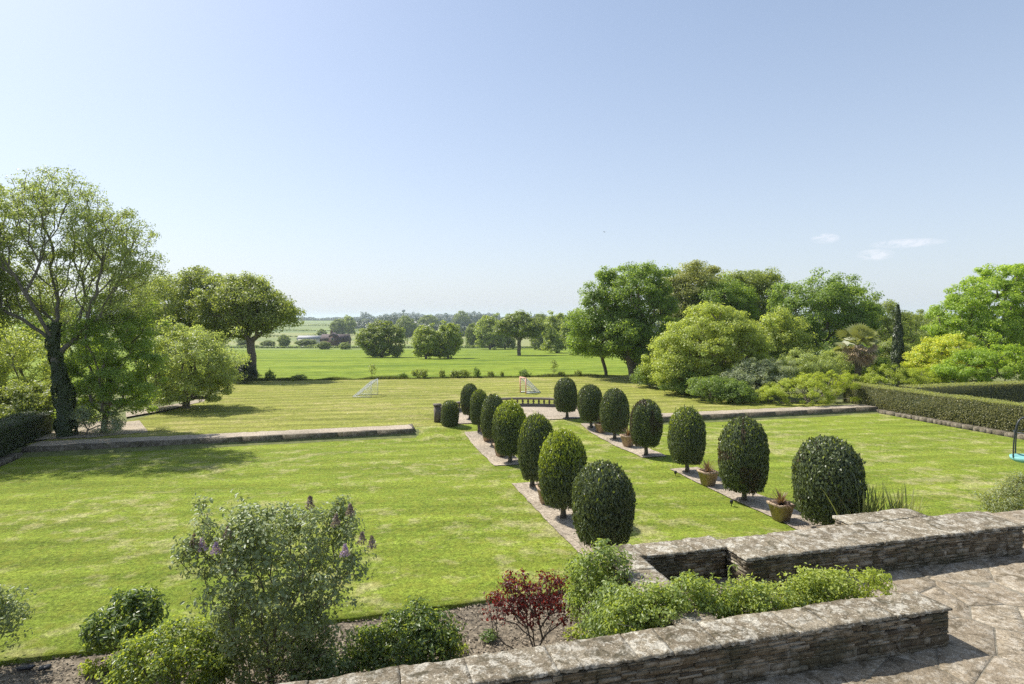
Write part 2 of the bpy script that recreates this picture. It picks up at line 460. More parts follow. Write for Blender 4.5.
def masonry_mat():
    m, nt, b = new_mat('rubble_stone')
    g = nt.n('NewGeometry'); v = nt.coords('Object')
    col = nt.ramp(g.outputs['Random Per Island'], [(0.0, (0.07, 0.052, 0.032)), (0.3, (0.14, 0.105, 0.06)), (0.55, (0.20, 0.16, 0.10)), (0.8, (0.26, 0.215, 0.15)), (1.0, (0.38, 0.33, 0.25))])
    col = nt.mix(nt.ramp(nt.noise(v, 4, 7, 0.7), [(0.52, 0.0), (0.68, 0.8)]), col, (0.42, 0.38, 0.31))
    col = nt.mix(nt.ramp(nt.noise(v, 1.8, 7, 0.7), [(0.48, 0.0), (0.62, 0.8)]), col, (0.075, 0.068, 0.034))
    col = nt.mix(1.0, col, nt.ramp(nt.noise(v, 40, 5, 0.7), [(0.3, 0.65), (0.7, 1.25)]), 'MULTIPLY')
    nt.l(col, b.inputs['Base Color']); b.inputs['Roughness'].default_value = 0.95
    nt.l(nt.bump(nt.noise(v, 22, 6, 0.7), 0.9, 0.03), b.inputs['Normal'])
    return m
M['masonry'] = masonry_mat()
M['mortar'] = simple('mortar', (0.10, 0.085, 0.06), 0.95, var=0.4, scale=12, bump=0.5)
M['low_wall'] = stone_mat('low_wall_stone', (0.24, 0.21, 0.16), [(0.06, 0.05, 0.035), (0.11, 0.09, 0.065), (0.15, 0.125, 0.09), (0.20, 0.17, 0.13)], (0.09, 0.085, 0.045), 4.0)
M['low_top'] = stone_mat('low_wall_top', (0.50, 0.45, 0.40), [(0.17, 0.14, 0.11), (0.30, 0.25, 0.21), (0.38, 0.33, 0.28), (0.47, 0.42, 0.37)], (0.13, 0.11, 0.075), 9.0)
M['terracotta'] = simple('terracotta', (0.36, 0.265, 0.18), 0.85, var=0.3, scale=9, bump=0.3)
M['baluster'] = simple('baluster_stone', (0.15, 0.125, 0.10), 0.9, var=0.35, scale=9, bump=0.4)
M['white_paint'] = simple('white_tube', (0.8, 0.8, 0.8), 0.4, var=0.04)
M['net'] = simple('net_cord', (0.72, 0.73, 0.74), 0.7, var=0.05)
M['orange'] = simple('orange_plastic', (0.75, 0.40, 0.30), 0.5, var=0.08)
M['dark_metal'] = simple('dark_metal', (0.06, 0.065, 0.07), 0.4, 0.6, var=0.1)
M['teal'] = simple('teal_fabric', (0.20, 0.46, 0.43), 0.7, var=0.1)
M['black'] = simple('black_plastic', (0.02, 0.02, 0.022), 0.5, var=0.2)
M['brick'] = simple('red_brick', (0.13, 0.08, 0.07), 0.9, var=0.2, scale=3)
M['tile'] = simple('roof_tile', (0.085, 0.06, 0.062), 0.85, var=0.2, scale=2)
M['cream'] = simple('cream_render', (0.65, 0.62, 0.56), 0.85, var=0.06)
M['glass_dark'] = simple('window_glass', (0.05, 0.06, 0.07), 0.1, var=0.1)
M['slate'] = simple('pale_roof', (0.33, 0.33, 0.34), 0.8, var=0.1, scale=2)
M['concrete'] = simple('concrete', (0.35, 0.35, 0.34), 0.85, var=0.1)

# ------------------------------------------------------------------ leaves and branches
LEAF4 = (np.array([(-.5, 0, 0), (0, .5, .06), (.5, 0, -.04), (0, -.5, .06)]), np.array([(0, 3, 2, 1)]))
LEAF6 = (np.array([(-.5, 0, 0), (-.15, .42, .10), (.22, .34, .08), (.5, 0, -.08), (.22, -.34, .08), (-.15, -.42, .10)]),
         np.array([(0, 3, 2, 1), (0, 5, 4, 3)]))

def leaf_arrays(pts, nrm, size, aspect, rng, tmpl=LEAF4, droop=0.3):
    n = len(pts)
    nrm = nrm / (np.linalg.norm(nrm, axis=1)[:, None] + 1e-9)
    r = rng.normal(size=(n, 3)); r[:, 2] -= droop
    t = r - nrm * np.sum(r * nrm, 1)[:, None]
    t /= np.linalg.norm(t, axis=1)[:, None] + 1e-9
    b = np.cross(nrm, t)
    tv, tf = tmpl
    size = np.broadcast_to(np.asarray(size, float), (n,))[:, None, None]
    v = pts[:, None, :] + size * (tv[None, :, 0, None] * t[:, None, :] + aspect * tv[None, :, 1, None] * b[:, None, :] + tv[None, :, 2, None] * nrm[:, None, :])
    k = len(tv)
    q = (tf[None] + (np.arange(n) * k)[:, None, None]).reshape(-1, 4)
    return v.reshape(-1, 3), q

def lobes_clumps(lobes, n, rng, inner=0.62, flat=-0.55, rough_=0.10):
    """clump centres spread over the outside of a union of ellipsoids"""
    w = np.array([(l[3] * l[4] + l[4] * l[5] + l[3] * l[5]) for l in lobes]); w /= w.sum()
    C = np.array(lobes, float)
    out = []
    while len(out) < n:
        i = rng.choice(len(lobes), p=w)
        d = rng.normal(size=3); d /= np.linalg.norm(d)
        if d[2] < flat and rng.random() < 0.8: continue
        r = inner + (1 - inner) * rng.random() ** 0.6
        r *= 1 + rough_ * rng.normal()
        p = C[i, :3] + C[i, 3:] * d * r
        e = ((p - C[:, :3]) / C[:, 3:])
        depth = np.sqrt((e ** 2).sum(1)); depth[i] = 9
        if depth.min() < 0.75 and rng.random() < 0.85: continue
        out.append(p)
    return np.array(out)

def clump_leaves(cl, per, rad, rng, crown_c, up=0.45, outw=0.6, flatz=0.65):
    n = len(cl)
    k = np.maximum(3, (per * rng.uniform(0.5, 1.5, n)).astype(int))
    idx = np.repeat(np.arange(n), k)
    rr = rad * rng.uniform(0.65, 1.35, n)
    g = rng.normal(size=(len(idx), 3)); g /= np.linalg.norm(g, axis=1)[:, None]
    g *= rng.random(len(idx))[:, None] ** 0.45
    g[:, 2] *= flatz
    p = cl[idx] + g * rr[idx][:, None]
    o = p - crown_c; o /= np.linalg.norm(o, axis=1)[:, None] + 1e-9
    nrm = 0.8 * g + outw * 0.8 * o + rng.normal(size=p.shape) * 0.55
    nrm[:, 2] += up
    return p, nrm

def skeleton(trunk, targets, rng, k=0.35, seg=0.5, first=0.5, bow=0.10):
    pos = [np.array(t, float) for t in trunk]
    par = [-1] + list(range(len(trunk) - 1))
    pl = [0.0]
    for i in range(1, len(trunk)): pl.append(pl[-1] + np.linalg.norm(pos[i] - pos[i - 1]))
    f0 = int(len(trunk) * first)
    cap = len(trunk) + len(targets) * 60
    PA = np.zeros((cap, 3)); PL = np.zeros(cap); n = len(trunk)
    PA[:n] = pos; PL[:n] = pl
    PL[:f0] += 1e6
    order = np.argsort(np.linalg.norm(targets - np.array(trunk[-1]), axis=1))
    for ti in order:
        t = targets[ti]
        d = np.linalg.norm(PA[:n] - t, axis=1)
        cost = d + k * PL[:n] + 0.9 * np.maximum(0, PA[:n, 2] - t[2])
        j = int(np.argmin(cost)); a = PA[j].copy(); dist = d[j]
        m = min(50, max(1, int(dist / seg)))
        side = rng.normal(size=3) * bow * dist; side[2] = abs(side[2]) * 0.3
        prev = j
        for q in range(1, m + 1):
            f = q / m
            p = a + (t - a) * f + side * math.sin(math.pi * f) + rng.normal(size=3) * 0.03 * min(dist, 1.0) * (f < 1)
            PA[n] = p; PL[n] = PL[prev] + dist / m; par.append(prev); prev = n; n += 1
            if n >= cap - 2: break
        if n >= cap - 2: break
    PL[:f0] -= 1e6
    return PA[:n], np.array(par)

def skeleton_mesh(name, pos, par, r_base, r_tip, k=6, power=0.5, n_trunk=0):
    n = len(pos)
    cnt = np.zeros(n)
    kids = np.zeros(n, int)
    for i in range(n - 1, 0, -1):
        if kids[i] == 0: cnt[i] += 1
        cnt[par[i]] += cnt[i]; kids[par[i]] += 1
    cnt = np.maximum(cnt, 1)
    rad = r_tip + (r_base - r_tip) * ((cnt - 1) / max(1, cnt.max() - 1)) ** power
    rad[0] = r_base * 1.35
    i = np.arange(1, n); p = par[1:]
    A, B = pos[p], pos[i]
    ra = np.minimum(rad[p], rad[i] * 1.25); rb = rad[i]
    d = B - A; ln = np.linalg.norm(d, axis=1)[:, None] + 1e-9; d = d / ln
    A = A - d * (ra * 0.3)[:, None]; 
    ref = np.where(np.abs(d[:, 2:3]) < 0.9, np.array([[0, 0, 1.0]]), np.array([[1.0, 0, 0]]))
    a = np.cross(d, ref); a /= np.linalg.norm(a, axis=1)[:, None]
    b = np.cross(d, a)
    ang = np.arange(k) * 2 * math.pi / k
    ring = np.cos(ang)[None, :, None] * a[:, None, :] + np.sin(ang)[None, :, None] * b[:, None, :]
    v = np.concatenate([A[:, None] + ring * ra[:, None, None], B[:, None] + ring * rb[:, None, None]], 1).reshape(-1, 3)
    base = (np.arange(n - 1) * 2 * k)[:, None]
    j = np.arange(k)[None]; j2 = (j + 1) % k
    q = np.stack([base + j, base + j2, base + k + j2, base + k + j], -1).reshape(-1, 4)
    return mesh_np(name, v, q, smooth=True)

def plant(name, base, label, cat, lobes, leaf, bark='bark', trunk_h=None, r_base=0.2, r_tip=0.012, clumps=150, per=160,
          clump_r=0.6, size=0.16, aspect=0.6, seed=1, group=None, tmpl=LEAF4, inner=0.62, flat=-0.55, trunk=None, up=0.45,
          first=0.6, bow=0.10, stem_name='trunk', crown_name='crown', extra=None, k=0.35, droop=0.3, flatz=0.65, outw=0.6, seg=0.5, power=0.5, rough_=0.10):
    """lobes are given relative to the base"""
    rng = np.random.default_rng(seed)
    root = empty(name, base, label, cat, group)
    L = [tuple(l) for l in lobes]
    cl = lobes_clumps(L, clumps, rng, inner, flat, rough_)
    c = np.average(np.array([l[:3] for l in L]), axis=0, weights=[l[3] for l in L])
    c[2] -= 0.25 * max(l[5] for l in L)
    if trunk is None:
        th = trunk_h if trunk_h else max(0.15, (c[2]) * 0.6)
        m = max(3, int(th / 0.4))
        trunk = [(c[0] * 0.5 * (i / m) ** 2 + 0.012 * th * math.sin(i * 1.7 + seed), c[1] * 0.5 * (i / m) ** 2, th * i / m) for i in range(m + 1)]
    trunk = [tuple(trunk[0][:2]) + (trunk[0][2] - 0.25,)] + list(trunk)
    pos, par = skeleton(trunk, cl, rng, k=k, seg=seg, first=first, bow=bow)
    st = skeleton_mesh(stem_name, pos, par, r_base, r_tip, power=power)
    link(stem_name, st, M[bark], root)
    p, nrm = clump_leaves(cl, per, clump_r, rng, c, up=up, flatz=flatz, outw=outw)
    zmin = 0.03
    keep = p[:, 2] > zmin; p, nrm = p[keep], nrm[keep]
    v, q = leaf_arrays(p, nrm, size * rng.uniform(0.6, 1.35, len(p)), aspect, rng, tmpl, droop)
    mats = [M[leaf]]; mi = None
    if extra:
        em, frac = extra
        mats.append(M[em])
        fl = (rng.random(len(cl)) < frac)
        # a share of the clumps carries the second foliage colour
        kk = np.argmin(((p[:, None, :] - cl[fl][None]) ** 2).sum(-1), 1) if False else None
        pick = rng.random(len(p)) < frac
        mi = np.repeat(pick.astype(int), len(tmpl[1]))
    me = mesh_np(crown_name, v, q, midx=mi)
    link(crown_name, me, mats, root)
    return root

# ================================================================== SETTING
# --- ground sheets
def sheet(name, X, Y, Z, mat, smooth=True):
    o = link(name, grid_mesh(name, X, Y, Z, smooth), mat)
    tag(o, kind='structure')
    return o

def ux(w, n, p=2.0):
    t = np.linspace(-1, 1, n)
    return np.sign(t) * np.abs(t) ** p * w

xs = ux(260, 181, 1.8)
ys01 = np.linspace(0, 1, 130)
X = np.repeat(xs[None], 130, 0)
Y = -14 + (y_bound(X) + 14) * ys01[:, None]
sheet('garden_ground', X, Y, terr(X, Y), M['soil'])
d = np.concatenate([np.linspace(0, 10, 14), np.linspace(13, 190, 60)])
X = np.repeat(ux(400, 161, 1.6)[None], len(d), 0); Y = y_bound(X) + d[:, None]
Z = terr(X, Y) + 0.10 * fbm(X / 5, Y / 5, 3)
Z[0] = terr(X[0], Y[0]); Z[-1] = terr(X[-1], Y[-1])
sheet('field', X, Y, Z, M['field'])
d = np.concatenate([np.linspace(190, 1700, 90), np.geomspace(1760, 6500, 14)])
X = np.repeat(ux(5500, 181, 2.0)[None], len(d), 0); Y = y_bound(X) + d[:, None]
sheet('farmland', X, Y, terr(X, Y), M['farmland'])

# --- lawns
def ramp_z(S, N):
    gap = np.clip((S - 2.9) / 0.5, 0, 1) * np.clip((14.4 - S) / 0.5, 0, 1)
    n0 = 28.35 - 2.6 * gap
    f = np.clip((N - n0) / (28.95 - n0), 0, 1)
    return 0.30 * f * f * (3 - 2 * f)
S0, S1, N0, NW0, NW1 = -12.55, 29.35, 11.4, 28.2, 28.95
s = np.linspace(S0, S1, 170); n = np.concatenate([[N0, N0], np.linspace(N0 + 0.15, 28.35, 110), [28.5, 28.65, 28.8, 28.95]])
SS, NN = np.meshgrid(s, n)
SS = SS.copy(); NN = NN.copy()
NN[0] += 0.05 * fbm(s * 1.5, s * 0, 5); NN[1] = NN[0]
Z = 0.035 * fbm(SS / 4, NN / 4, 8) * np.clip((NN - N0) / 1.0, 0, 1)
Z += ramp_z(SS, NN)
Z[0] = -0.115
X, Y = SS * CT - NN * ST, SS * ST + NN * CT
sheet('lawn', X, Y, Z, M['lawn'])

ty = np.linspace(0, 1, 60); tx = np.linspace(0, 1, 110)
xl = np.interp(ty, [0, .25, .45, .7, 1], [-20.0, -19.4, -19.2, -20.4, -25.0])
xr = np.interp(ty, [0, .12, .3, .5, .75, 1], [22.5, 14.6, 13.2, 11.4, 9.8, 12.5])
X = xl[:, None] + (xr - xl)[:, None] * tx[None]
ylo = (NW1 + X * ST) / CT; yhi = y_bound(X) - 0.1
Y = ylo + (yhi - ylo) * ty[:, None]
Z = 0.30 + 0.03 * fbm(X / 4, Y / 4, 21)
Z[0] = 0.30
sheet('upper_lawn', X, Y, Z, M['lawn_far'])

# --- planting bed (mulch) between terrace wall and lawn
s = np.linspace(-14, 8.4, 150); n = np.linspace(5.9, N0 + 0.10, 40)
SS, NN = np.meshgrid(s, n)
Z = -0.075 + 0.035 * fbm(SS * 1.3, NN * 1.3, 4) + 0.012 * fbm(SS * 6, NN * 6, 14)
X, Y = SS * CT - NN * ST, SS * ST + NN * CT
sheet('flower_bed', X, Y, Z, M['mulch'])
# loose bark chips on the bed
rng = np.random.default_rng(5)
k = 16000
cs = rng.uniform(-11, 5.2, k); cn = rng.uniform(8.6, N0 + 0.02, k)
pts = np.stack([cs * CT - cn * ST, cs * ST + cn * CT, np.full(k, -0.05)], 1)
pts[:, 2] += 0.035 * fbm(cs * 1.3, cn * 1.3, 4) + 0.012 * rng.random(k)
nr = rng.normal(size=(k, 3)) * 0.45; nr[:, 2] += 1
v, q = leaf_arrays(pts, nr, rng.uniform(0.02, 0.075, k), 0.5, rng, LEAF4, 0)
M['chips'] = leaf_mat('bark_chips', (0.05, 0.038, 0.025), (0.36, 0.30, 0.22), 0.0, 0.9, 0.2, patch=3)
tag(link('bark_chips', mesh_np('bark_chips', v, q), M['chips']), 'loose brown bark chips on the flower bed', 'mulch', kind='stuff')

# --- gravel strips under the topiary rows, and the apron between them
def poly_sheet(name, s0, s1, n0, n1, z, mat, ds=0.12, zf=None, jit=0.06):
    s = np.arange(s0, s1 + 1e-6, (s1 - s0) / max(2, round((s1 - s0) / ds)))
    n = np.arange(n0, n1 + 1e-6, (n1 - n0) / max(2, round((n1 - n0) / 0.25)))
    SS, NN = np.meshgrid(s, n); SS = SS.copy(); NN = NN.copy()
    SS[:, 0] += jit * fbm(n * 2.5, n * 0 + s0, 3); SS[:, -1] += jit * fbm(n * 2, n * 0 + s1, 4)
    NN[0] += jit * fbm(s * 3, s * 0 + 9, 5); NN[-1] += jit * fbm(s * 3, s * 0 + 4, 6)
    Z = np.full(SS.shape, z) if zf is None else zf(SS, NN)
    return sheet(name, SS * CT - NN * ST, SS * ST + NN * CT, Z, mat)
lawn_z = lambda S, N: 0.035 * fbm(S / 4, N / 4, 8) * np.clip((N - N0) / 1.0, 0, 1) + ramp_z(S, N)
zf = lambda S, N: lawn_z(S, N) + 0.028
poly_sheet('gravel_strip', 5.1, 6.2, 11.6, 19.2, 0, M['gravel'], zf=zf)
poly_sheet('gravel_strip', 5.1, 6.3, 21.6, 27.6, 0, M['gravel'], zf=zf)
poly_sheet('gravel_strip', 11.15, 12.25, 10.6, 19.5, 0, M['gravel'], zf=lambda S, N: np.where(N < 11.5, -0.06, lawn_z(S, N)) + 0.028)
poly_sheet('gravel_strip', 11.0, 12.1, 21.4, 27.9, 0, M['gravel'], zf=zf)
# round-backed gravel apron
a = np.linspace(0, math.pi, 41); rr = np.linspace(0, 1, 12)
cs, cn, ra = 8.6, 29.9, 4.35
SS = cs + ra * rr[:, None] * np.cos(a)[None]; NN = cn + 0.9 * ra * rr[:, None] * np.sin(a)[None]
sheet('gravel_apron', SS * CT - NN * ST, SS * ST + NN * CT, np.full(SS.shape, 0.345), M['gravel'])
s = np.linspace(4.4, 12.9, 40); n = np.linspace(29.0, 29.93, 6); SS, NN = np.meshgrid(s, n)
sheet('gravel_apron', SS * CT - NN * ST, SS * ST + NN * CT, np.full(SS.shape, 0.340), M['gravel'])
# gravel bed curving round the trees at the left end of the low wall
def lerp_sheet(name, lo, hi, z, mat, m=14):
    """sheet between two polylines of photo points on level z"""
    def res(pl, k=60):
        pl = np.array([P(u, v, z)[:2] for u, v in pl]); d = np.r_[0, np.cumsum(np.linalg.norm(np.diff(pl, axis=0), axis=1))]
        t = np.linspace(0, d[-1], k); return np.stack([np.interp(t, d, pl[:, 0]), np.interp(t, d, pl[:, 1])], 1)
    A, B = res(lo), res(hi); f = np.linspace(0, 1, m)[:, None, None]
    k = np.arange(60)
    A[:, 1] += .18 * fbm(k * .35, k * 0, 3); B[:, 1] += .35 * fbm(k * .3, k * 0, 4)
    Q = A[None] * (1 - f) + B[None] * f
    return sheet(name, Q[..., 0], Q[..., 1], np.full(Q.shape[:2], z), mat)
lerp_sheet('gravel_bed', [(34, 440), (90, 437), (148, 432)], [(40, 424), (95, 421), (137, 421)], 0.322, M['gravel'])
lerp_sheet('gravel_edge_path', [(126, 417), (165, 410), (205, 401)], [(126, 412), (165, 406), (205, 398)], 0.322, M['gravel'])

# --- terrace paving
s = np.linspace(-12, 18, 160); n = np.linspace(-6, 8.2, 90)
SS, NN = np.meshgrid(s, n)
Z = 1.3975 + 0.003 * fbm(SS * 0.9, NN * 0.9, 31)
# terrace stops behind the near wall left of the opening
keep_n = np.where(SS < 4.3, np.minimum(NN, 6.25), NN)
sheet('terrace_bedding', SS * CT - keep_n * ST, SS * ST + keep_n * CT, Z, M['joint'])
# irregular flagstones laid on the bedding
g = np.random.default_rng(17)
sites = []
for i, a_ in enumerate(np.arange(-3.2, 15.5, .70)):
    for j, b_ in enumerate(np.arange(-4.5, 8.6, .56)):
        if g.random() < .2: continue
        sites.append((a_ + (j % 2) * .4 + g.uniform(-.38, .38), b_ + g.uniform(-.28, .28)))
sites = np.array(sites)
mb = MB()
for i, c in enumerate(sites):
    if c[1] > 6.3 and c[0] < 4.0: continue
    poly = [(c[0] + dx, c[1] + dy) for dx, dy in ((-1.2, -1.2), (1.2, -1.2), (1.2, 1.2), (-1.2, 1.2))]
    dd = ((sites - c) ** 2).sum(1); near = np.argsort(dd)[1:16]
    for k in near:
        o2 = sites[k]; mx, my = (c + o2) / 2; nx_, ny_ = o2 - c; ln = math.hypot(nx_, ny_); nx_ /= ln; ny_ /= ln
        mx -= nx_ * .004; my -= ny_ * .004
        out = []
        for q in range(len(poly)):
            p0, p1 = poly[q], poly[(q + 1) % len(poly)]
            d0 = (p0[0] - mx) * nx_ + (p0[1] - my) * ny_; d1 = (p1[0] - mx) * nx_ + (p1[1] - my) * ny_
            if d0 <= 0: out.append(p0)
            if (d0 < 0) != (d1 < 0):
                t = d0 / (d0 - d1); out.append((p0[0] + (p1[0] - p0[0]) * t, p0[1] + (p1[1] - p0[1]) * t))
        poly = out
        if len(poly) < 3: break
    if len(poly) < 3: continue
    pts = []
    for q in range(len(poly)):
        p0, p1 = np.array(poly[q]), np.array(poly[(q + 1) % len(poly)]); L_ = np.linalg.norm(p1 - p0); m_ = max(1, int(L_ / .09))
        for t in range(m_):
            pts.append(p0 + (p1 - p0) * t / m_)
    pts = np.array(pts); ctr = pts.mean(0)
    pts = ctr + (pts - ctr) * (1 - .008 * (1 + vnoise(pts[:, 0] * 9, pts[:, 1] * 9, 5)))[:, None]
    m_ = len(pts); zt = 1.402 + g.uniform(-.004, .004); tl = g.uniform(-.004, .004, 2)
    rings = []
    for f, dz in ((1.0, -.03), (1.0, -.006), (.975, 0), (.6, .002)):
        r_ = ctr + (pts - ctr) * f
        zz = zt + dz + (r_ - ctr) @ tl + (.004 * fbm(r_[:, 0] * 3, r_[:, 1] * 3, 8) if f < 1 else 0)
        rings.append(np.stack([r_[:, 0] * CT - r_[:, 1] * ST, r_[:, 0] * ST + r_[:, 1] * CT, zz + 0 * r_[:, 0]], 1))
    cg = G(ctr[0], ctr[1], zt + .003)
    V_ = np.concatenate(rings + [np.array([cg])]); Q_ = []; T_ = []
    for r_ in range(3):
        for q in range(m_):
            q2 = (q + 1) % m_; Q_.append((r_ * m_ + q, r_ * m_ + q2, (r_ + 1) * m_ + q2, (r_ + 1) * m_ + q))
    for q in range(m_): T_.append((3 * m_ + q, 3 * m_ + (q + 1) % m_, 4 * m_))
    mb.add(V_, Q_, T_)
tag(mb.build('terrace_paving', M['paving']), kind='structure')

# ================================================================== STONE WALLS
np.random.seed(3)
def stone_side(mb, s0, n0, s1, n1, z0, z1, out):
    """stacked thin stones along the line (s0,n0)-(s1,n1), bulging towards out"""
    L = math.hypot(s1 - s0, n1 - n0); dx, dn = (s1 - s0) / L, (n1 - n0) / L
    rz = math.atan2(dn, dx) + TH
    z = z0
    while z < z1 - 0.015:
        h = min(np.random.choice([0.020, 0.026, 0.034, 0.045, 0.075], p=[.24, .26, .24, .18, .08]), z1 - z)
        t = -np.random.uniform(0, 0.1)
        while t < L:
            w = np.random.uniform(0.07, 0.30)
            a, b = max(t, 0), min(t + w, L)
            if b - a > 0.03:
                pr = np.random.uniform(0.0, 0.028)
                c = (a + b) / 2
                sx = s0 + dx * c + out[0] * (pr - 0.06); nx = n0 + dn * c + out[1] * (pr - 0.06)
                mb.box(G(sx, nx, z + h / 2), (b - a - 0.008, 0.12, h - 0.004), rz + np.random.uniform(-.04, .04), jit=0.006)
            t += w
        z += h

def coping(name, parts, z, th, mat, parent, seed, over=0.035):
    """weathered slab tops: each part is a rectangle (s0, s1, n0, n1)"""
    mb = MB()
    slabs = []
    for (s0, s1, n0, n1) in parts:
        s0 -= over; s1 += over; n0 -= over; n1 += over
        if s1 - s0 >= n1 - n0:
            t = s0
            while t < s1 - 1e-4:
                e_ = min(t + np.random.uniform(.4, 1.05), s1)
                if s1 - e_ < .3: e_ = s1
                slabs.append((t + .003, e_ - .003, n0, n1)); t = e_
        else:
            t = n0
            while t < n1 - 1e-4:
                e_ = min(t + np.random.uniform(.4, 1.0), n1)
                if n1 - e_ < .3: e_ = n1
                slabs.append((s0, s1, t + .003, e_ - .003)); t = e_
    for pi, (s0, s1, n0, n1) in enumerate(slabs):
        dz = np.random.uniform(-.006, .006); tl = np.random.uniform(-.008, .008, 2)
        a = max(3, int((s1 - s0) / 0.035)); b = max(3, int((n1 - n0) / 0.035))
        s = np.linspace(s0, s1, a); n = np.linspace(n0, n1, b)
        SS, NN = np.meshgrid(s, n); SS = SS.copy(); NN = NN.copy()
        # ragged edges
        e = 0.022
        NN = NN.copy()
        NN[0] += 0.016 * vnoise(s * 17, s * 0 + pi, seed + 8); NN[-1] += 0.014 * vnoise(s * 17, s * 0 + pi, seed + 9)
        NN[0] += e * fbm(s * 4.5, s * 0 + pi, seed); NN[-1] += e * fbm(s * 4.5, s * 0 + pi, seed + 1)
        e = 0.010
        SS[:, 0] += e * fbm(n * 4.5, n * 0 + pi, seed + 2); SS[:, -1] += e * fbm(n * 4.5, n * 0 + pi, seed + 3)
        Z = z + 0.010 * fbm(SS * 2.2, NN * 2.2, seed + 5) + 0.007 * fbm(SS * 8, NN * 8, seed + 6, 2)
        drop = np.minimum(np.minimum(SS - SS[:, :1], SS[:, -1:] - SS), np.minimum(NN - NN[:1], NN[-1:] - NN))
        Z -= 0.006 * np.clip(1 - drop / 0.04, 0, 1) ** 2
        Z += dz + tl[0] * (SS - s0) + tl[1] * (NN - n0)
        top = np.stack([SS * CT - NN * ST, SS * ST + NN * CT, Z], -1).reshape(-1, 3)
        i = np.arange(b - 1)[:, None] * a + np.arange(a - 1)[None]
        q = np.stack([i, i + 1, i + a + 1, i + a], -1).reshape(-1, 4)
        rim = list(range(a)) + [r * a + a - 1 for r in range(1, b)] + [(b - 1) * a + c for c in range(a - 2, -1, -1)] + [r * a for r in range(b - 2, 0, -1)]
        m = len(rim); low = top[rim].copy(); low[:, 2] = z - th + np.random.uniform(-0.008, 0.008, m)
        nv = len(top)
        sq = [(rim[j], nv + j, nv + (j + 1) % m, rim[(j + 1) % m]) for j in range(m)]
        mb.add(np.concatenate([top, low]), np.concatenate([q, np.array(sq)]))
    return mb.build(name, mat, parent, smooth=False)

def stone_wall(label, rects, faces, z0, z1, seed):
    c = rects[0]
    root = empty('stone_wall', G((c[0] + c[1]) / 2, (c[2] + c[3]) / 2, z0), label, 'wall')
    inv = np.array(root.location)
    core = MB(); st = MB()
    for k, (s0, s1, n0, n1) in enumerate(rects):
        core.box(G((s0 + s1) / 2, (n0 + n1) / 2, (z0 + z1 - 0.09) / 2), (s1 - s0 - 0.06, n1 - n0 - 0.06, z1 - z0 - 0.09 - 0.003 * k), TH)
    for f in faces:
        stone_side(st, *f[:4], f[5] if len(f) > 5 else z0, z1 - 0.065, f[4])
    for nm, mb, mt in (('mortar_core', core, M['mortar']), ('masonry', st, M['masonry'])):
        o = mb.build(nm, mt, root); o.location = -inv
    o = coping('coping', rects, z1, 0.045, M['coping'], root, seed); o.location = -inv
    return root

ZT = 1.40
stone_wall('low stone wall with lichened flat top ending on the terrace, nearest the camera', [(-9.0, 7.2, 5.84, 6.27)],
           [(-9, 5.84, 7.2, 5.84, (0, -1)), (7.2, 5.84, 7.2, 6.27, (1, 0)), (4.3, 6.27, 7.2, 6.27, (0, 1)), (-9.0, 6.27, 4.3, 6.27, (0, 1), -0.1)], ZT - 0.15, 1.90, 11)
stone_wall('wide stone wall between the terrace and the nearest right-hand topiary', [(5.75, 11.28, 7.8, 8.55), (8.5, 10.1, 8.60, 9.0)],
           [(5.75, 7.8, 10.92, 7.8, (0, -1)), (10.93, 7.785, 11.28, 7.785, (0, -1)), (5.75, 7.8, 5.75, 8.3, (-1, 0)), (11.28, 7.8, 11.28, 8.55, (1, 0)), (5.75, 8.55, 11.28, 8.55, (0, 1), -0.1), (8.5, 9.0, 10.1, 9.0, (0, 1), -0.1), (8.5, 8.55, 8.5, 9.0, (-1, 0), -0.1)], ZT - 0.15, 1.90, 23)
stone_wall('recessed stone wall with a shaded face behind the climbing plants', [(3.75, 5.72, 8.3, 8.72), (3.75, 4.2, 6.31, 8.30)],
           [(4.2, 8.3, 5.72, 8.3, (0, -1)), (4.2, 6.31, 4.2, 8.3, (1, 0)), (3.75, 6.31, 3.75, 8.72, (-1, 0), -0.1), (3.75, 8.72, 5.72, 8.72, (0, 1), -0.1)], ZT - 0.15, 1.895, 37)
stone_wall('sunlit stone wall just past the far right end of the wide wall', [(11.75, 12.3, 7.3, 8.4)],
           [(11.75, 7.3, 11.75, 8.4, (-1, 0)), (11.75, 7.3, 12.3, 7.3, (0, -1)), (11.75, 8.4, 12.3, 8.4, (0, 1), -0.1)], ZT - 0.15, 1.66, 51)

# low walls between the two lawns
def low_wall(s0, s1, label):
    root = empty('low_retaining_wall', G((s0 + s1) / 2, 28.5, 0), label, 'wall', 'low walls between the lawns')
    inv = -np.array(root.location)
    mb = MB(); s = s0
    while s < s1 - 0.05:
        w = min(np.random.uniform(1.6, 2.4), s1 - s)
        mb.box(G(s + w / 2, 28.26, 0.11), (w - 0.008, 0.18, 0.44), TH, jit=0.005); s += w
    e = s1 if s0 < 5 else s0
    mb.box(G(e, 28.98, 0.115), (0.16, 1.22, 0.44), TH)
    o = mb.build('kerb_face', M['low_wall'], root); o.location = inv
    poly_sheet('gravel_border', s0 + .05, s1 - .05, 28.33, 29.4, .335, M['gravel'], .25, lambda S, N: .337 - .014 * np.clip((N - 29.0) / .4, 0, 1) + .006 * fbm(S * 3, N * 3, 7), .12)
low_wall(-12.7, 2.8, 'long low stone retaining wall across the left half of the lawn')
low_wall(14.5, 29.6, 'long low stone retaining wall running from the topiary to the right hedge')

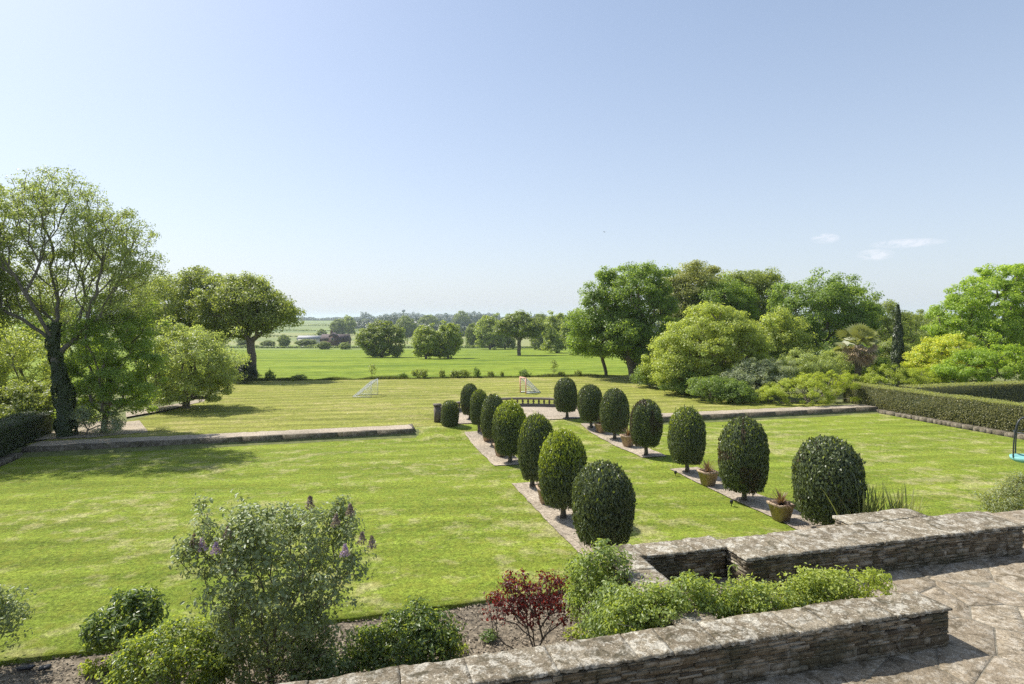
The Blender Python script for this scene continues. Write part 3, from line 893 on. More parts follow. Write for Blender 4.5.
# curved balustrade round the gravel apron
root = empty('balustrade', G(8.6, 29.9, 0.3), 'low curved stone balustrade round the gravel between the topiary rows', 'balustrade')
inv = -np.array(root.location)
aa = np.linspace(R(4), R(176), 80)
arc = lambda t, r=4.45: G(8.6 + r * math.cos(t), 29.9 + 0.9 * r * math.sin(t), 0)
def arc_band(r0, r1, z0, z1):
    v = []; q = []
    for t in aa:
        for r, z in ((r0, z0), (r1, z0), (r1, z1), (r0, z1)):
            g = arc(t, r); v.append((g[0], g[1], z))
    for i in range(len(aa) - 1):
        for j in range(4):
            q.append((i * 4 + j, i * 4 + (j + 1) % 4, i * 4 + 4 + (j + 1) % 4, i * 4 + 4 + j))
    q.append((0, 1, 2, 3)); e = (len(aa) - 1) * 4; q.append((e, e + 1, e + 2, e + 3))
    return MB().add(v, q)
o = arc_band(4.33, 4.57, 0.25, 0.48).build('plinth', M['baluster'], root); o.location = inv
o = arc_band(4.30, 4.60, 0.74, 0.84).build('rail', M['baluster'], root); o.location = inv
bm = MB().lathe([(0.06, 0), (0.06, .03), (0.035, .06), (0.075, .12), (0.05, .2), (0.04, .23), (0.06, .25), (0.06, .265)], k=10).mesh('baluster', True)
bm.materials.append(M['baluster'])
for t in np.linspace(R(6), R(174), 42):
    o = bpy.data.objects.new('baluster', bm); COL.objects.link(o); o.parent = root
    g = arc(t, 4.45); o.location = (g[0] + inv[0], g[1] + inv[1], 0.478 + inv[2])
pm = MB().box((0, 0, 0.42), (0.3, 0.3, 0.84)).box((0, 0, 0.885), (0.38, 0.38, 0.09)).mesh('end_pier')
pm.materials.append(M['baluster'])
for t in (R(0), R(180)):
    g = arc(t, 4.45); o = bpy.data.objects.new('end_pier', pm); COL.objects.link(o); o.parent = root
    o.location = (g[0] + inv[0], g[1] + inv[1], 0.28 + inv[2]); o.rotation_euler = (0, 0, TH)

# ================================================================== TOPIARY
def dome_profile(t):
    """radius along the height 0..1 of a clipped egg"""
    t = np.asarray(t)
    return np.where(t < 0.38, 0.70 + 0.30 * np.sin(np.clip(t / 0.38, 0, 1) * math.pi / 2) ** 0.9,
                    np.sqrt(np.clip(1 - ((t - 0.38) / 0.622) ** 3.0, 0, 1)))

def clipped_crown(seed, new_frac, scorch, nl=11000, drum=False):
    """unit crown: radius 1 (half width), height 1 from z=0 to 1"""
    rng = np.random.default_rng(seed)
    t = np.clip(rng.random(nl) ** 0.95, 0.0, 1)
    th = rng.random(nl) * 2 * math.pi
    prof = (lambda t: np.where(t < 0.7, 0.94 + 0.06 * np.sin(t / 0.7 * math.pi), np.sqrt(np.clip(1 - ((t - 0.7) / 0.305) ** 2.6, 0, 1)) * 0.95)) if drum else dome_profile
    lump = 1 + 0.075 * vnoise(np.cos(th) * 1.7 + 5, np.sin(th) * 1.7 + t * 3, seed) + 0.02 * vnoise(th * 4, t * 9, seed + 3)
    depth = rng.random(nl) ** 2 * 0.10
    r = prof(t) * lump - depth * 0.9
    cap = rng.random(nl) < 0.10
    r = np.where(cap & (t > 0.85), r * np.sqrt(rng.random(nl)), r)
    eps = 0.01
    dr = (prof(np.clip(t + eps, 0, 1)) - prof(np.clip(t - eps, 0, 1))) / (2 * eps)
    nz = np.clip(-dr * 0.55, -1.5, 4)
    asp = 1.45                                    # height over half width, for even leaf shape
    p = np.stack([r * np.cos(th), r * np.sin(th), (t - 0.02 * depth) * asp], 1)
    # underside
    ub = rng.random(nl) < 0.06
    p[ub] = np.stack([np.cos(th) * 0.62 * np.sqrt(rng.random(nl)), np.sin(th) * 0.62 * np.sqrt(rng.random(nl)), 0.02 + 0 * t], 1)[ub]
    nrm = np.stack([np.cos(th), np.sin(th), nz], 1); nrm[ub] = (0, 0, -1)
    nrm /= np.linalg.norm(nrm, axis=1)[:, None]
    p += nrm * (np.abs(rng.normal(size=(nl, 1))) * 0.026)
    stray = (rng.random(nl) < .012)[:, None]
    p += stray * nrm * rng.uniform(.03, .11, (nl, 1))
    nrm += rng.normal(size=nrm.shape) * 0.7
    v, q = leaf_arrays(p, nrm, 0.078 * rng.uniform(0.6, 1.4, nl), 0.52, rng, LEAF4, 0.2)
    v[:, 2] /= asp
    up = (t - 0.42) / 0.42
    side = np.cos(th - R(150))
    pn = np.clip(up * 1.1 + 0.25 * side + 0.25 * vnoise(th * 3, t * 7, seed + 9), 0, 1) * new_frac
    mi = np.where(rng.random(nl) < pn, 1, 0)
    if scorch:
        sp = (vnoise(th * 1.8 + 4, t * 4, seed + 5) > 0.35) & (rng.random(nl) < scorch)
        mi = np.where(sp, 2, mi)
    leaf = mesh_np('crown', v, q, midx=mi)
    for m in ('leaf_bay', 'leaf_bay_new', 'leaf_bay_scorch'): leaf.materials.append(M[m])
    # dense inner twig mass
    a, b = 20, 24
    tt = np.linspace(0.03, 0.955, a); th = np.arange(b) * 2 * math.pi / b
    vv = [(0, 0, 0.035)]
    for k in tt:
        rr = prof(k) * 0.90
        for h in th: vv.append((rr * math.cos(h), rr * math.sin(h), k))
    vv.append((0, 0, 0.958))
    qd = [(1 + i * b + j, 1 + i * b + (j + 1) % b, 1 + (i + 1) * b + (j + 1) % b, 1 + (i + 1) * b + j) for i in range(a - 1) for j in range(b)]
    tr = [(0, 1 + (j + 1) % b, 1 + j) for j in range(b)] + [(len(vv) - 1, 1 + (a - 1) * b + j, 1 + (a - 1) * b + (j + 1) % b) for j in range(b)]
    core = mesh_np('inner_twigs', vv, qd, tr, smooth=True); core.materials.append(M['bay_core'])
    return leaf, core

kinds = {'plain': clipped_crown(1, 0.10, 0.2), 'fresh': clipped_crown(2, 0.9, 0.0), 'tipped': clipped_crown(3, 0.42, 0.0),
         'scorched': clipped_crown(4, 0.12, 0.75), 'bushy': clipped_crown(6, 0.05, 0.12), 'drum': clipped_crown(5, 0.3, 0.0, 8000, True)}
trunk_me = MB().tube([(0, 0, -0.1), (0.01, 0, 0.25), (-0.01, 0.01, 0.6), (0, 0, 1.2)], [0.105, 0.075, 0.065, 0.06], 8).mesh('trunk', True)
trunk_me.materials.append(M['bark_grey'])

def topiary(u, vb, z, uc, wpx, vt, vc, kind, label, group='clipped topiary trees in two rows', cat='topiary', name='topiary_tree', trunk=True):
    x, y, _ = P(u, vb, z)
    px = y / F                                   # metres per photo pixel here
    root = empty(name, (x, y, z + 0.02), label, cat, group)
    spin = random.uniform(0, 6.28)
    zt = H - (vt - VH) * px; zb = H - (vc - VH) * px
    rad = wpx * px / 2
    # the crown's top is seen at its own depth: leave the small difference
    zb = max(zb, z + (0.02 if not trunk else 0.18))
    leaf, core = kinds[kind]
    off = ((uc - u) * px, 0, zb - z)
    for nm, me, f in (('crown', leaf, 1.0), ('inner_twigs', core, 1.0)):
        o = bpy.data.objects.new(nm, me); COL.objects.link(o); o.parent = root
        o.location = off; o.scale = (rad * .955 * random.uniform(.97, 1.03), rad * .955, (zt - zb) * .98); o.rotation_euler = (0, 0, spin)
    if trunk:
        o = bpy.data.objects.new('trunk', trunk_me); COL.objects.link(o); o.parent = root
        o.scale = (1, 1, max(0.5, (zb - z + 0.25)))
    return root

# near to far; right row then left row
topiary(825, 532, 0, 827, 66, 438, 519, 'bushy', 'broad dark clipped topiary nearest the terrace in the right row, behind the wide stone wall')
topiary(744, 501, 0, 743.5, 48, 418, 489, 'scorched', 'clipped egg topiary with a few rusty leaves, between two pots in the right row')
topiary(687, 473, 0, 687, 37, 408, 462, 'tipped', 'clipped egg topiary standing at the far end of the near right gravel strip')
topiary(646, 456, 0, 646, 33, 400, 445, 'scorched', 'brown tinged clipped topiary at the near end of the far right gravel strip')
topiary(614.5, 439, 0, 614.5, 29, 389, 431, 'plain', 'clipped dark topiary between two pots on the far right gravel strip')
topiary(591, 429, .1, 590, 25, 385, 420, 'plain', 'dark clipped topiary at the far end of the far right gravel strip')
topiary(567, 418, .33, 566, 24, 378, 411, 'plain', 'farthest clipped topiary of the right row, in front of the curved balustrade')
topiary(606, 556, 0, 603.5, 62, 463, 541, 'bushy', 'broad dark clipped topiary nearest the terrace in the left row, above the climbing plants')
topiary(563, 519, 0, 562.5, 49, 431, 504, 'fresh', 'tall clipped topiary with yellow-green top, second from the terrace in the left row')
topiary(532, 487, 0, 536.5, 37, 415, 478, 'tipped', 'leaning clipped topiary at the far end of the near left gravel strip')
topiary(510, 463, 0, 510, 35, 402, 453, 'fresh', 'clipped topiary with bright yellow-green cap at the near end of the far left gravel strip')
topiary(493, 446, 0, 493, 26, 395, 437, 'plain', 'clipped dark topiary in the middle of the far left gravel strip')
topiary(479, 433, .12, 479, 19, 390, 424, 'tipped', 'small clipped topiary at the far end of the far left gravel strip')
topiary(470, 419, .33, 470, 19, 384, 414, 'plain', 'farthest clipped topiary of the left row, on the gravel apron')
topiary(450, 425.5, 0.29, 450, 18, 401, 426.5, 'drum', 'short trunkless clipped bush beside the left end of the balustrade', None, 'topiary', 'clipped_bush', False)

# ================================================================== POTS
pot_me = MB()
def sq_pot():
    mb = MB()
    def ring(w, z): return [(-w, -w, z), (w, -w, z), (w, w, z), (-w, w, z)]
    rings = [ring(.15, 0), ring(.225, .36), ring(.25, .365), ring(.255, .43), ring(.215, .43), ring(.205, .36)]
    v = [p for r in rings for p in r]; q = [(0, 3, 2, 1)]
    for i in range(len(rings) - 1):
        for j in range(4): q.append((i * 4 + j, i * 4 + (j + 1) % 4, i * 4 + 4 + (j + 1) % 4, i * 4 + 4 + j))
    return mb.add(v, q).mesh('pot')
pot_me = sq_pot(); pot_me.materials.append(M['terracotta'])
soil_me = MB().box((0, 0, .375), (.40, .40, .02)).mesh('soil'); soil_me.materials.append(M['pot_soil'])

def sword_leaves(n, length, width, spread, rng, base=(0, 0, 0), bend=0.35, seg=5):
    V = []; Q = []
    for i in range(n):
        a = rng.random() * 2 * math.pi; lean = spread * rng.random() ** 0.7
        L = length * rng.uniform(0.6, 1.1); w = width * rng.uniform(0.7, 1.2)
        d = np.array([math.cos(a), math.sin(a), 0]); sd = np.array([-math.sin(a), math.cos(a), 0])
        p = np.array(base, float) + d * rng.random() * 0.05 * length; ang = lean
        o = len(V)
        for k in range(seg + 1):
            f = k / seg
            ww = w * (1 - f) ** 0.6 if k < seg else 0.002
            tw = sd * ww / 2
            V.append(p - tw); V.append(p + tw)
            ang = lean + bend * f * f * (0.4 + lean)
            p = p + (d * math.sin(ang) + np.array([0, 0, 1]) * math.cos(ang)) * L / seg
        for k in range(seg): Q.append((o + 2 * k, o + 2 * k + 1, o + 2 * k + 3, o + 2 * k + 2))
    return np.array(V), np.array(Q)
rng = np.random.default_rng(12)
pp = [mesh_np('plant', *sword_leaves(80, 0.46, 0.036, 1.3, np.random.default_rng(40 + i), (0, 0, .38), 0.8)) for i in range(3)]
for m_ in pp: m_.materials.append(M['leaf_potplant'])
pots = [(708, 485, 'square terracotta pot of spiky plants between the two nearest free-standing right topiaries'),
        (781, 520, 'square terracotta pot of spiky plants beside the broad topiary behind the wide wall'),
        (628, 446, 'small square terracotta pot on the far right strip, before the brown tinged topiary'),
        (601, 433, 'small square terracotta pot with tall reddish plant at the far end of the right strip'),
        (487.5, 441, 'small terracotta pot nearly hidden at the far end of the far left strip'),
        (501, 456, 'small terracotta pot between the topiaries of the far left strip'),
        (546, 503, 'terracotta pot mostly hidden behind the yellow-green topped left topiary')]
for i, (u, v, lb) in enumerate(pots):
    x, y, z = P(u, v, 0.03)
    r = empty('planter', (x, y, z), lb, 'planter', 'terracotta planters on the gravel strips', TH + random.uniform(-.15, .15))
    for nm, me in (('pot', pot_me), ('soil', soil_me), ('plant', pp[i % 3])):
        o = bpy.data.objects.new(nm, me); COL.objects.link(o); o.parent = r
    r.scale = (1.02, 1.02, 1.1)
sp = MB().tube([(0, 0, -.05), (0, 0, .06)], .012, 6).lathe([(0.001, .05), (.045, .05), (.05, .14), (.04, .145), (.001, .13)], k=10).mesh('garden_spotlight')
sp.materials.append(M['black'])
for u, v, lb in ((675.5, 475, 'small black garden spotlight at the corner of the near right gravel strip'), (731.5, 505, 'small black garden spotlight on the strip beside the scorched topiary')):
    o = bpy.data.objects.new('garden_spotlight', sp); COL.objects.link(o); o.location = P(u, v, 0.04)
    tag(o, lb, 'spotlight', 'garden spotlights on the gravel')

# ================================================================== HEDGES
def hedge(name, label, s0, s1, n0, n1, z0, h, seed, leaf='leaf_hedge', per=420, size=0.075, top=None, core=True):
    rng = np.random.default_rng(seed)
    c = ((s0 + s1) / 2, (n0 + n1) / 2)
    root = empty(name, G(c[0], c[1], z0), label, 'hedge')
    L, W = s1 - s0, n1 - n0
    areas = [L * h, L * h, W * h, W * h, L * W]
    P_ = []; N_ = []; I_ = []
    for k, a in enumerate(areas):
        m = int(a * per); u, v = rng.random(m), rng.random(m)
        if k == 0: p = np.stack([s0 + u * L, np.full(m, n0), v * h], 1); nn = (0, -1, 0)
        if k == 1: p = np.stack([s0 + u * L, np.full(m, n1), v * h], 1); nn = (0, 1, 0)
        if k == 2: p = np.stack([np.full(m, s0), n0 + u * W, v * h], 1); nn = (-1, 0, 0)
        if k == 3: p = np.stack([np.full(m, s1), n0 + u * W, v * h], 1); nn = (1, 0, 0)
        if k == 4: p = np.stack([s0 + u * L, n0 + v * W, np.full(m, h)], 1); nn = (0, 0, 1)
        wob = 0.05 * vnoise(p[:, 0] * 1.3 + p[:, 1] * 1.3, p[:, 2] * 2 + p[:, 1], seed) + 0.02 * rng.normal(size=m) - 0.04 * rng.random(m)
        p = p + np.array(nn)[None] * wob[:, None]
        if k == 4: p[:, 2] += (rng.random(m) < 0.12) * rng.random(m) * 0.07
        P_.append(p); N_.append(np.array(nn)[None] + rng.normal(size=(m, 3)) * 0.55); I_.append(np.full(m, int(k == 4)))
    p = np.concatenate(P_); nr = np.concatenate(N_); mi = np.concatenate(I_)
    p[:, 0] -= c[0]; p[:, 1] -= c[1]
    v, q = leaf_arrays(p, nr, size * rng.uniform(0.6, 1.4, len(p)), 0.55, rng)
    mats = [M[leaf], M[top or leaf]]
    o = link('foliage', mesh_np('foliage', v, q, midx=mi), mats, root)
    o.rotation_euler = (0, 0, TH)
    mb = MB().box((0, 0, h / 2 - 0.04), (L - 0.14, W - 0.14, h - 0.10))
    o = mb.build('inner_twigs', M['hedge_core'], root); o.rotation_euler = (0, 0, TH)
    return root
hedge('hedge', 'clipped dark hedge along the left edge of the lawn', -14.3, -13.0, 14.0, 31.6, -0.1, 1.38, 61, 'leaf_ivy_dark', 480)
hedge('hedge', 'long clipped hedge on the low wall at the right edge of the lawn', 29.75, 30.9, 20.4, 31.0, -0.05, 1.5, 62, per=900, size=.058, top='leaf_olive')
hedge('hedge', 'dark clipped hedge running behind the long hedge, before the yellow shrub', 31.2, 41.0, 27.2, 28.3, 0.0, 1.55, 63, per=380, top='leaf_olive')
# kerbs at the foot of the hedges
def kerb(label, s0, s1, n0, n1, h, seed, stones=False):
    mb = MB(); n = n0
    while n < n1:
        w = min(random.uniform(0.15, 0.6), n1 - n)
        mb.box(G((s0 + s1) / 2, n + w / 2, h / 2 - 0.05), (s1 - s0, w - 0.01, h + 0.1), TH, jit=0.012); n += w
    o = mb.build('stone_kerb', M['low_wall'] if not stones else M['low_top'])
    tag(o, label, 'kerb')
kerb('pale stone kerb at the foot of the left hedge', -12.95, -12.62, 14, 28.1, 0.16, 1)
kerb('low rough stone kerb at the foot of the long right hedge', 29.38, 29.70, 20.0, 30.2, 0.20, 2)

# ================================================================== TREES, LEFT
# 1. the tall open ash with ivy on its trunk
b = P(66, 436, 0.3)
b = (b[0], b[1], 0.25)
mp = b[1] / F
def loc(u, v, dy=0.0):
    """offset from the ash's base of a point seen at (u, v), dy behind it"""
    y = b[1] + dy
    return ((u - CX) / F * y - b[0], dy, H - (v - VH) * y / F - b[2])
def ell(u, v, ru, rv, dy=0.0, rd=None):
    c = loc(u, v, dy); k = (b[1] + dy) / F
    return (*c, ru * k, rd if rd else ru * k, rv * k)
trunk = [(0, 0, 0), (-.05, 0, .9), (-.15, .05, 1.8), (-.35, .05, 2.7), (-.5, .05, 3.5), (-.55, .05, 4.2)]
lobes = [ell(60, 205, 42, 36, 0.3), ell(8, 232, 38, 34, -.5), ell(112, 232, 40, 26, 0.2), ell(22, 200, 34, 24, .8), ell(85, 262, 46, 28, 1.4), ell(132, 268, 28, 24, .3), ell(0, 290, 34, 26, 1.0), ell(50, 300, 30, 26, 1.8), ell(-35, 255, 34, 50, 0), ell(120, 305, 34, 22, 1.2)]
plant('ash_tree', b, 'tall open tree with visible branches and ivy-clad trunk at the left', 'tree', lobes, 'leaf_ash', 'bark_grey', trunk=trunk, r_base=.21,
      r_tip=.010, clumps=1100, per=60, clump_r=.37, size=.096, aspect=.5, seed=101, inner=.26, flat=-.9, up=.3, first=.85, bow=.03, k=.75, seg=.4, power=.60)
plant('ash_tree', (-25.8, 26.4, .25), 'open tree at the very left edge whose limbs reach into the picture', 'tree', [(0, 0, 8.5, 3.6, 3.2, 3.0), (1.6, 0, 6.2, 2.4, 2.4, 1.8), (-2, 0, 6.5, 2.6, 2.6, 2.2), (.5, -1.5, 7.2, 2.6, 2.4, 2.2)], 'leaf_ash', 'bark_grey', trunk_h=3.6, r_base=.24,
      r_tip=.012, clumps=560, per=120, clump_r=.48, size=.13, aspect=.55, seed=104, inner=.3, flat=-.9, up=.3, first=.8, bow=.05, k=.6, seg=.4, power=.6)
ash = [o for o in bpy.data.objects if o.name == 'ash_tree'][0]
rng = np.random.default_rng(9)
m = 8200; tz = 5.0 * rng.random(m) ** 1.25; th = rng.random(m) * 6.283
tr = np.array(trunk); cx_ = np.interp(tz, tr[:, 2], tr[:, 0]); cy_ = np.interp(tz, tr[:, 2], tr[:, 1])
rad = 0.40 + .14 * vnoise(th * 1.5, tz * 2, 3) - 0.045 * tz
p = np.stack([cx_ + rad * np.cos(th), cy_ + rad * np.sin(th), tz + .05], 1)
nr = np.stack([np.cos(th), np.sin(th), 0.3 + 0 * th], 1) + rng.normal(size=(m, 3)) * .5
v, q = leaf_arrays(p, nr, .095 * rng.uniform(.6, 1.4, m), .8, rng)
link('ivy', mesh_np('ivy', v, q), M['leaf_ivy_dark'], ash)

def at(u, v, z=0.27):
    x, y, _ = P(u, v, z); return (x, y, z)

def tree_px(name, label, u, vb, ells, leaf, seed, z=0.25, cat='tree', y=None, depth=0.8, **kw):
    """ells: (u, v, ru, rv, dy) outlines in photo pixels at the depth of the base (+dy)"""
    if y is None:
        base = at(u, vb, z)
    else:
        base = ((u - CX) / F * y, y, z)
    out = []
    for e in ells:
        eu, ev, ru, rv = e[:4]; dy = e[4] if len(e) > 4 else 0.0
        yy = base[1] + dy; k = yy / F
        out.append(((eu - CX) * k - base[0], dy, H - (ev - VH) * k - base[2], ru * k, ru * k * depth, rv * k))
    if 110 < seed < 170:
        airy = seed in (113, 114, 116, 118, 119, 120, 145, 146)
        kw['per'] = int(kw['per'] * (1.15 if airy else 1.5)); kw['clump_r'] *= .90
        kw.setdefault('rough_', .13 if seed < 152 else .08); kw['size'] *= .74
    return plant(name, base, label, cat, out, leaf, seed=seed, **kw)

# dense maple with drooping foliage in front of the ash
tree_px('maple_tree', 'dense green tree with hanging foliage right of the ivy-clad trunk', 104, 434,
        [(108, 340, 40, 30, .3), (128, 372, 34, 34, .0), (92, 362, 26, 30, .6), (138, 330, 22, 22, 1.2), (112, 398, 34, 20, 0.3), (85, 400, 18, 22, .5)], 'leaf_maple', 111,
        trunk_h=1.3, r_base=.13, clumps=250, per=120, clump_r=.42, size=.125, inner=.45, flat=-.8, stem_name='trunk')
# rounded light green tree-shrub
tree_px('rounded_shrub_tree', 'rounded pale green small tree standing on the left lawn edge', 186, 409,
        [(193, 362, 42, 36, 0), (176, 358, 30, 34, .4), (214, 372, 24, 26, 0), (186, 385, 38, 18, -.2), (158, 372, 20, 26, .5)], 'leaf_pale', 112,
        trunk_h=.8, r_base=.2, clumps=260, per=120, clump_r=.5, size=.14, inner=.5, flat=-.75, bark='bark')
# parkland oaks
tree_px('oak_tree', 'spreading oak with bare lower trunk at the edge of the far field, left', 253, 380,
        [(248, 305, 32, 22, 0), (270, 314, 27, 21, .5), (226, 308, 32, 26, .5), (246, 291, 28, 14, 1), (284, 316, 14, 13, -.5), (232, 328, 24, 14, 1.0)], 'leaf_oak', 113, z=.2,
        trunk_h=3.3, r_base=.33, clumps=330, per=110, clump_r=.8, size=.24, inner=.5, flat=-.5, bark='bark', first=.8, power=.6, r_tip=.03)
tree_px('oak_tree', 'second spreading oak partly behind the rounded pale tree', 186, 392,
        [(186, 296, 34, 26, 0), (162, 302, 26, 24, 1), (216, 304, 28, 28, 0), (200, 285, 28, 14, 1), (170, 322, 26, 18, 0), (205, 335, 20, 16, 1)], 'leaf_oak', 114, y=54, z=.1,
        trunk_h=3.3, r_base=.33, clumps=320, per=105, clump_r=.8, size=.24, inner=.5, flat=-.6, first=.8, power=.6, r_tip=.03)
# dark bush at the oak's foot
tree_px('dark_bush', 'small very dark rounded bush at the foot of the left oak', 244, 384, [(245, 372, 11, 11)], 'leaf_dark', 115, cat='bush', z=.25,
        trunk_h=.3, r_base=.05, clumps=80, per=90, clump_r=.3, size=.10, inner=.6, stem_name='stem', crown_name='foliage')
# shrubs and trees filling the left corner
lc = [('yellowish_shrub', 'yellow-tinged leafy shrub behind the left hedge', 22, 425, [(20, 370, 36, 40, 0), (46, 362, 18, 30, .5), (-10, 350, 30, 40, 1)], 'leaf_lime', 116, 33.0, .5),
      ('woodland_shrub', 'green undergrowth shrub between hedge and ivy-clad trunk', 30, 440, [(30, 408, 34, 24, 0), (6, 412, 26, 22, 0)], 'leaf_oak', 117, 28.5, .38),
      ('woodland_tree', 'shadowy tree filling the gap behind the ivy-clad trunk', 66, 425, [(70, 345, 32, 44, 0), (50, 320, 30, 30, 1), (88, 318, 24, 26, 1)], 'leaf_deep', 118, 38.0, .6),
      ('woodland_tree', 'green tree showing between the open ash and the second oak', 140, 400, [(140, 318, 30, 36, 0), (150, 290, 22, 18, 1), (122, 295, 24, 24, 1), (160, 345, 26, 26, 0)], 'leaf_oak', 119, 47.0, .75),
      ('woodland_tree', 'leafy tree at the far left edge behind the ash limbs', -8, 425, [(-5, 318, 34, 40, 0), (20, 330, 26, 30, 1), (-30, 330, 30, 50, 1)], 'leaf_lime', 120, 40.0, .65)]
for nm, lb, u, vb, el, lf, sd, yy, cr in lc:
    tree_px(nm, lb, u, vb, el, lf, sd, y=yy, cat='tree' if 'tree' in nm else 'shrub', trunk_h=1.2, r_base=.14, clumps=190, per=100, clump_r=cr, size=.09 + cr * .13,
            inner=.4, flat=-.9, stem_name='trunk', crown_name='crown')
tree_px('variegated_shrub', 'pale silvery shrub at the foot of the ivy-clad trunk', 86, 437, [(82, 418, 13, 15), (112, 424, 12, 10, .3), (70, 424, 8, 10, .2)], 'leaf_greygreen', 121, cat='shrub',
        trunk_h=.3, r_base=.03, clumps=60, per=50, clump_r=.3, size=.13, aspect=.35, inner=.4, stem_name='stem', crown_name='foliage')
# low stems on the edge path
tree_px('woodland_shrub', 'dark low shrub under the left trees beside the curved gravel edge', 155, 404, [(160, 392, 22, 12), (186, 394, 14, 9, .4), (140, 395, 14, 10, .5)], 'leaf_deep', 122, cat='shrub', y=39.5,
        trunk_h=.3, r_base=.06, clumps=90, per=80, clump_r=.4, size=.13, inner=.4, stem_name='trunk', crown_name='crown')

# ================================================================== TREES, RIGHT
tree_px('lime_tree', 'tall dark green tree at the left end of the right-hand tree belt', 633, 380,
        [(630, 296, 34, 30, 0), (640, 280, 28, 18, 1), (600, 308, 22, 22, 0), (650, 318, 28, 36, .5), (618, 335, 32, 26, -.5), (588, 328, 18, 20, 0), (640, 350, 26, 22, 0), (604, 285, 16, 14, 1)], 'leaf_deep', 131, z=.2,
        trunk_h=2.2, r_base=.40, clumps=420, per=130, clump_r=.75, size=.23, inner=.5, flat=-.8, extra=('leaf_maple', .45))
tree_px('lime_tree', 'slim-trunked tree with hanging branches at the field edge, left of the tall dark tree', 606, 378,
        [(598, 340, 26, 20, 0), (610, 318, 20, 20, .5), (582, 342, 14, 14, 0)], 'leaf_maple', 132, z=.2, y=54,
        trunk_h=1.6, r_base=.16, clumps=170, per=110, clump_r=.65, size=.21, inner=.5, flat=-.8)
tree_px('pale_tree', 'broad light green tree with layered foliage before the tree belt', 704, 394,
        [(712, 336, 40, 28, 0), (690, 352, 34, 28, -.4), (738, 345, 30, 30, .3), (676, 372, 26, 20, -.6), (715, 318, 28, 16, .6), (745, 368, 26, 24, 0), (700, 378, 30, 14, -.4)], 'leaf_lime', 133,
        trunk_h=1.4, r_base=.28, clumps=420, per=130, clump_r=.6, size=.18, inner=.55, flat=-.7, flatz=.58)
tree_px('pale_shrub', 'loose yellow-green shrub between the tall dark tree and the layered tree', 664, 389,
        [(666, 356, 20, 22, 0), (655, 368, 15, 18, 0), (674, 374, 20, 14, 0), (688, 378, 16, 12, 0)], 'leaf_lime', 134, cat='shrub', trunk_h=.7, r_base=.08, clumps=130, per=80, clump_r=.45, size=.17, inner=.4, flat=-.9, stem_name='stem', crown_name='foliage')
belt = [('olive_tree', 'brownish green tree top rising just right of the tall dark tree', 688, 62, [(690, 292, 28, 26, 0), (705, 285, 22, 18, 1), (675, 300, 20, 22, 0), (695, 320, 30, 26, 0)], 'leaf_olive', 141, .9),
        ('olive_tree', 'green tree top in the belt behind the layered light green tree', 752, 64, [(745, 296, 28, 26, 0), (768, 292, 22, 20, 1), (735, 310, 22, 24, 0), (760, 320, 30, 30, 0)], 'leaf_oak', 142, .9),
        ('chestnut_tree', 'large rounded tree with big dark foliage masses left of the palm', 822, 56, [(822, 306, 38, 30, 0), (845, 318, 32, 28, 0), (798, 312, 30, 30, .5), (858, 305, 22, 20, 1), (830, 335, 40, 28, 0), (790, 335, 26, 28, 0)], 'leaf_maple', 143, .85),
        ('belt_tree', 'light green tree in the belt between layered tree and rounded big tree', 775, 50, [(778, 335, 24, 26, 0), (790, 350, 24, 20, 0), (765, 350, 20, 22, 0)], 'leaf_lime', 144, .65),
        ('belt_tree', 'thin-topped tree behind the palm and the cypress', 885, 70, [(882, 318, 20, 22, 0), (900, 330, 26, 18, 0), (872, 335, 22, 20, 0)], 'leaf_oak', 145, .8),
        ('belt_tree', 'distant green tree filling the gap right of the cypress', 925, 76, [(925, 330, 26, 18, 0), (910, 340, 30, 18, 0), (945, 335, 24, 18, 0)], 'leaf_oak', 146, .8)]
belt += [('belt_tree', 'green tree top between the two brownish belt crowns, above the layered tree', 722, 60, [(722, 300, 24, 22, 0), (712, 312, 24, 24, 0), (738, 308, 18, 20, 0)], 'leaf_maple', 139, .8),
         ('belt_shrub', 'shaded green shrub filling the gap behind the palm trunk', 846, 47, [(846, 366, 30, 22, 0), (826, 372, 18, 16, 0), (866, 362, 18, 20, .5)], 'leaf_deep', 147, .5),
         ('belt_shrub', 'green shrub between the cypress and the golden shrub', 905, 50, [(912, 362, 22, 18, 0), (886, 360, 22, 20, 0), (934, 360, 18, 16, 0)], 'leaf_oak', 148, .5),
         ('belt_shrub', 'shaded shrub at the foot of the rounded big tree', 790, 50, [(790, 366, 34, 18, 0), (760, 366, 24, 16, 0)], 'leaf_deep', 149, .5)]
for nm, lb, u, yy, el, lf, sd, cr in belt:
    big = nm in ('chestnut_tree', 'olive_tree')
    tree_px(nm, lb, u, 0, el, lf, sd, y=float(yy), z=0.0 if yy > 53 else .25, cat='shrub' if 'shrub' in nm else 'tree', trunk_h=.8 if 'shrub' in nm else 2.2, r_base=.35 if 'tree' in nm else .1, clumps=330 if big else 170, per=115, clump_r=cr, size=.12 + cr * .15, inner=.5, flat=-.7,
            extra=('leaf_deep', .4) if nm == 'chestnut_tree' else None)
tree_px('maple_tree', 'large bright green domed tree at the right edge behind the yellow shrub', 985, 392,
        [(985, 306, 38, 28, 0), (1010, 300, 36, 34, .5), (960, 318, 30, 22, 0), (1000, 282, 26, 16, .6), (1040, 300, 40, 36, 0), (985, 335, 48, 24, 0), (1030, 340, 36, 26, 0)], 'leaf_bright', 151, y=47.0,
        trunk_h=1.6, r_base=.36, clumps=620, per=100, clump_r=.55, size=.20, inner=.6, flat=-.7, flatz=.65)
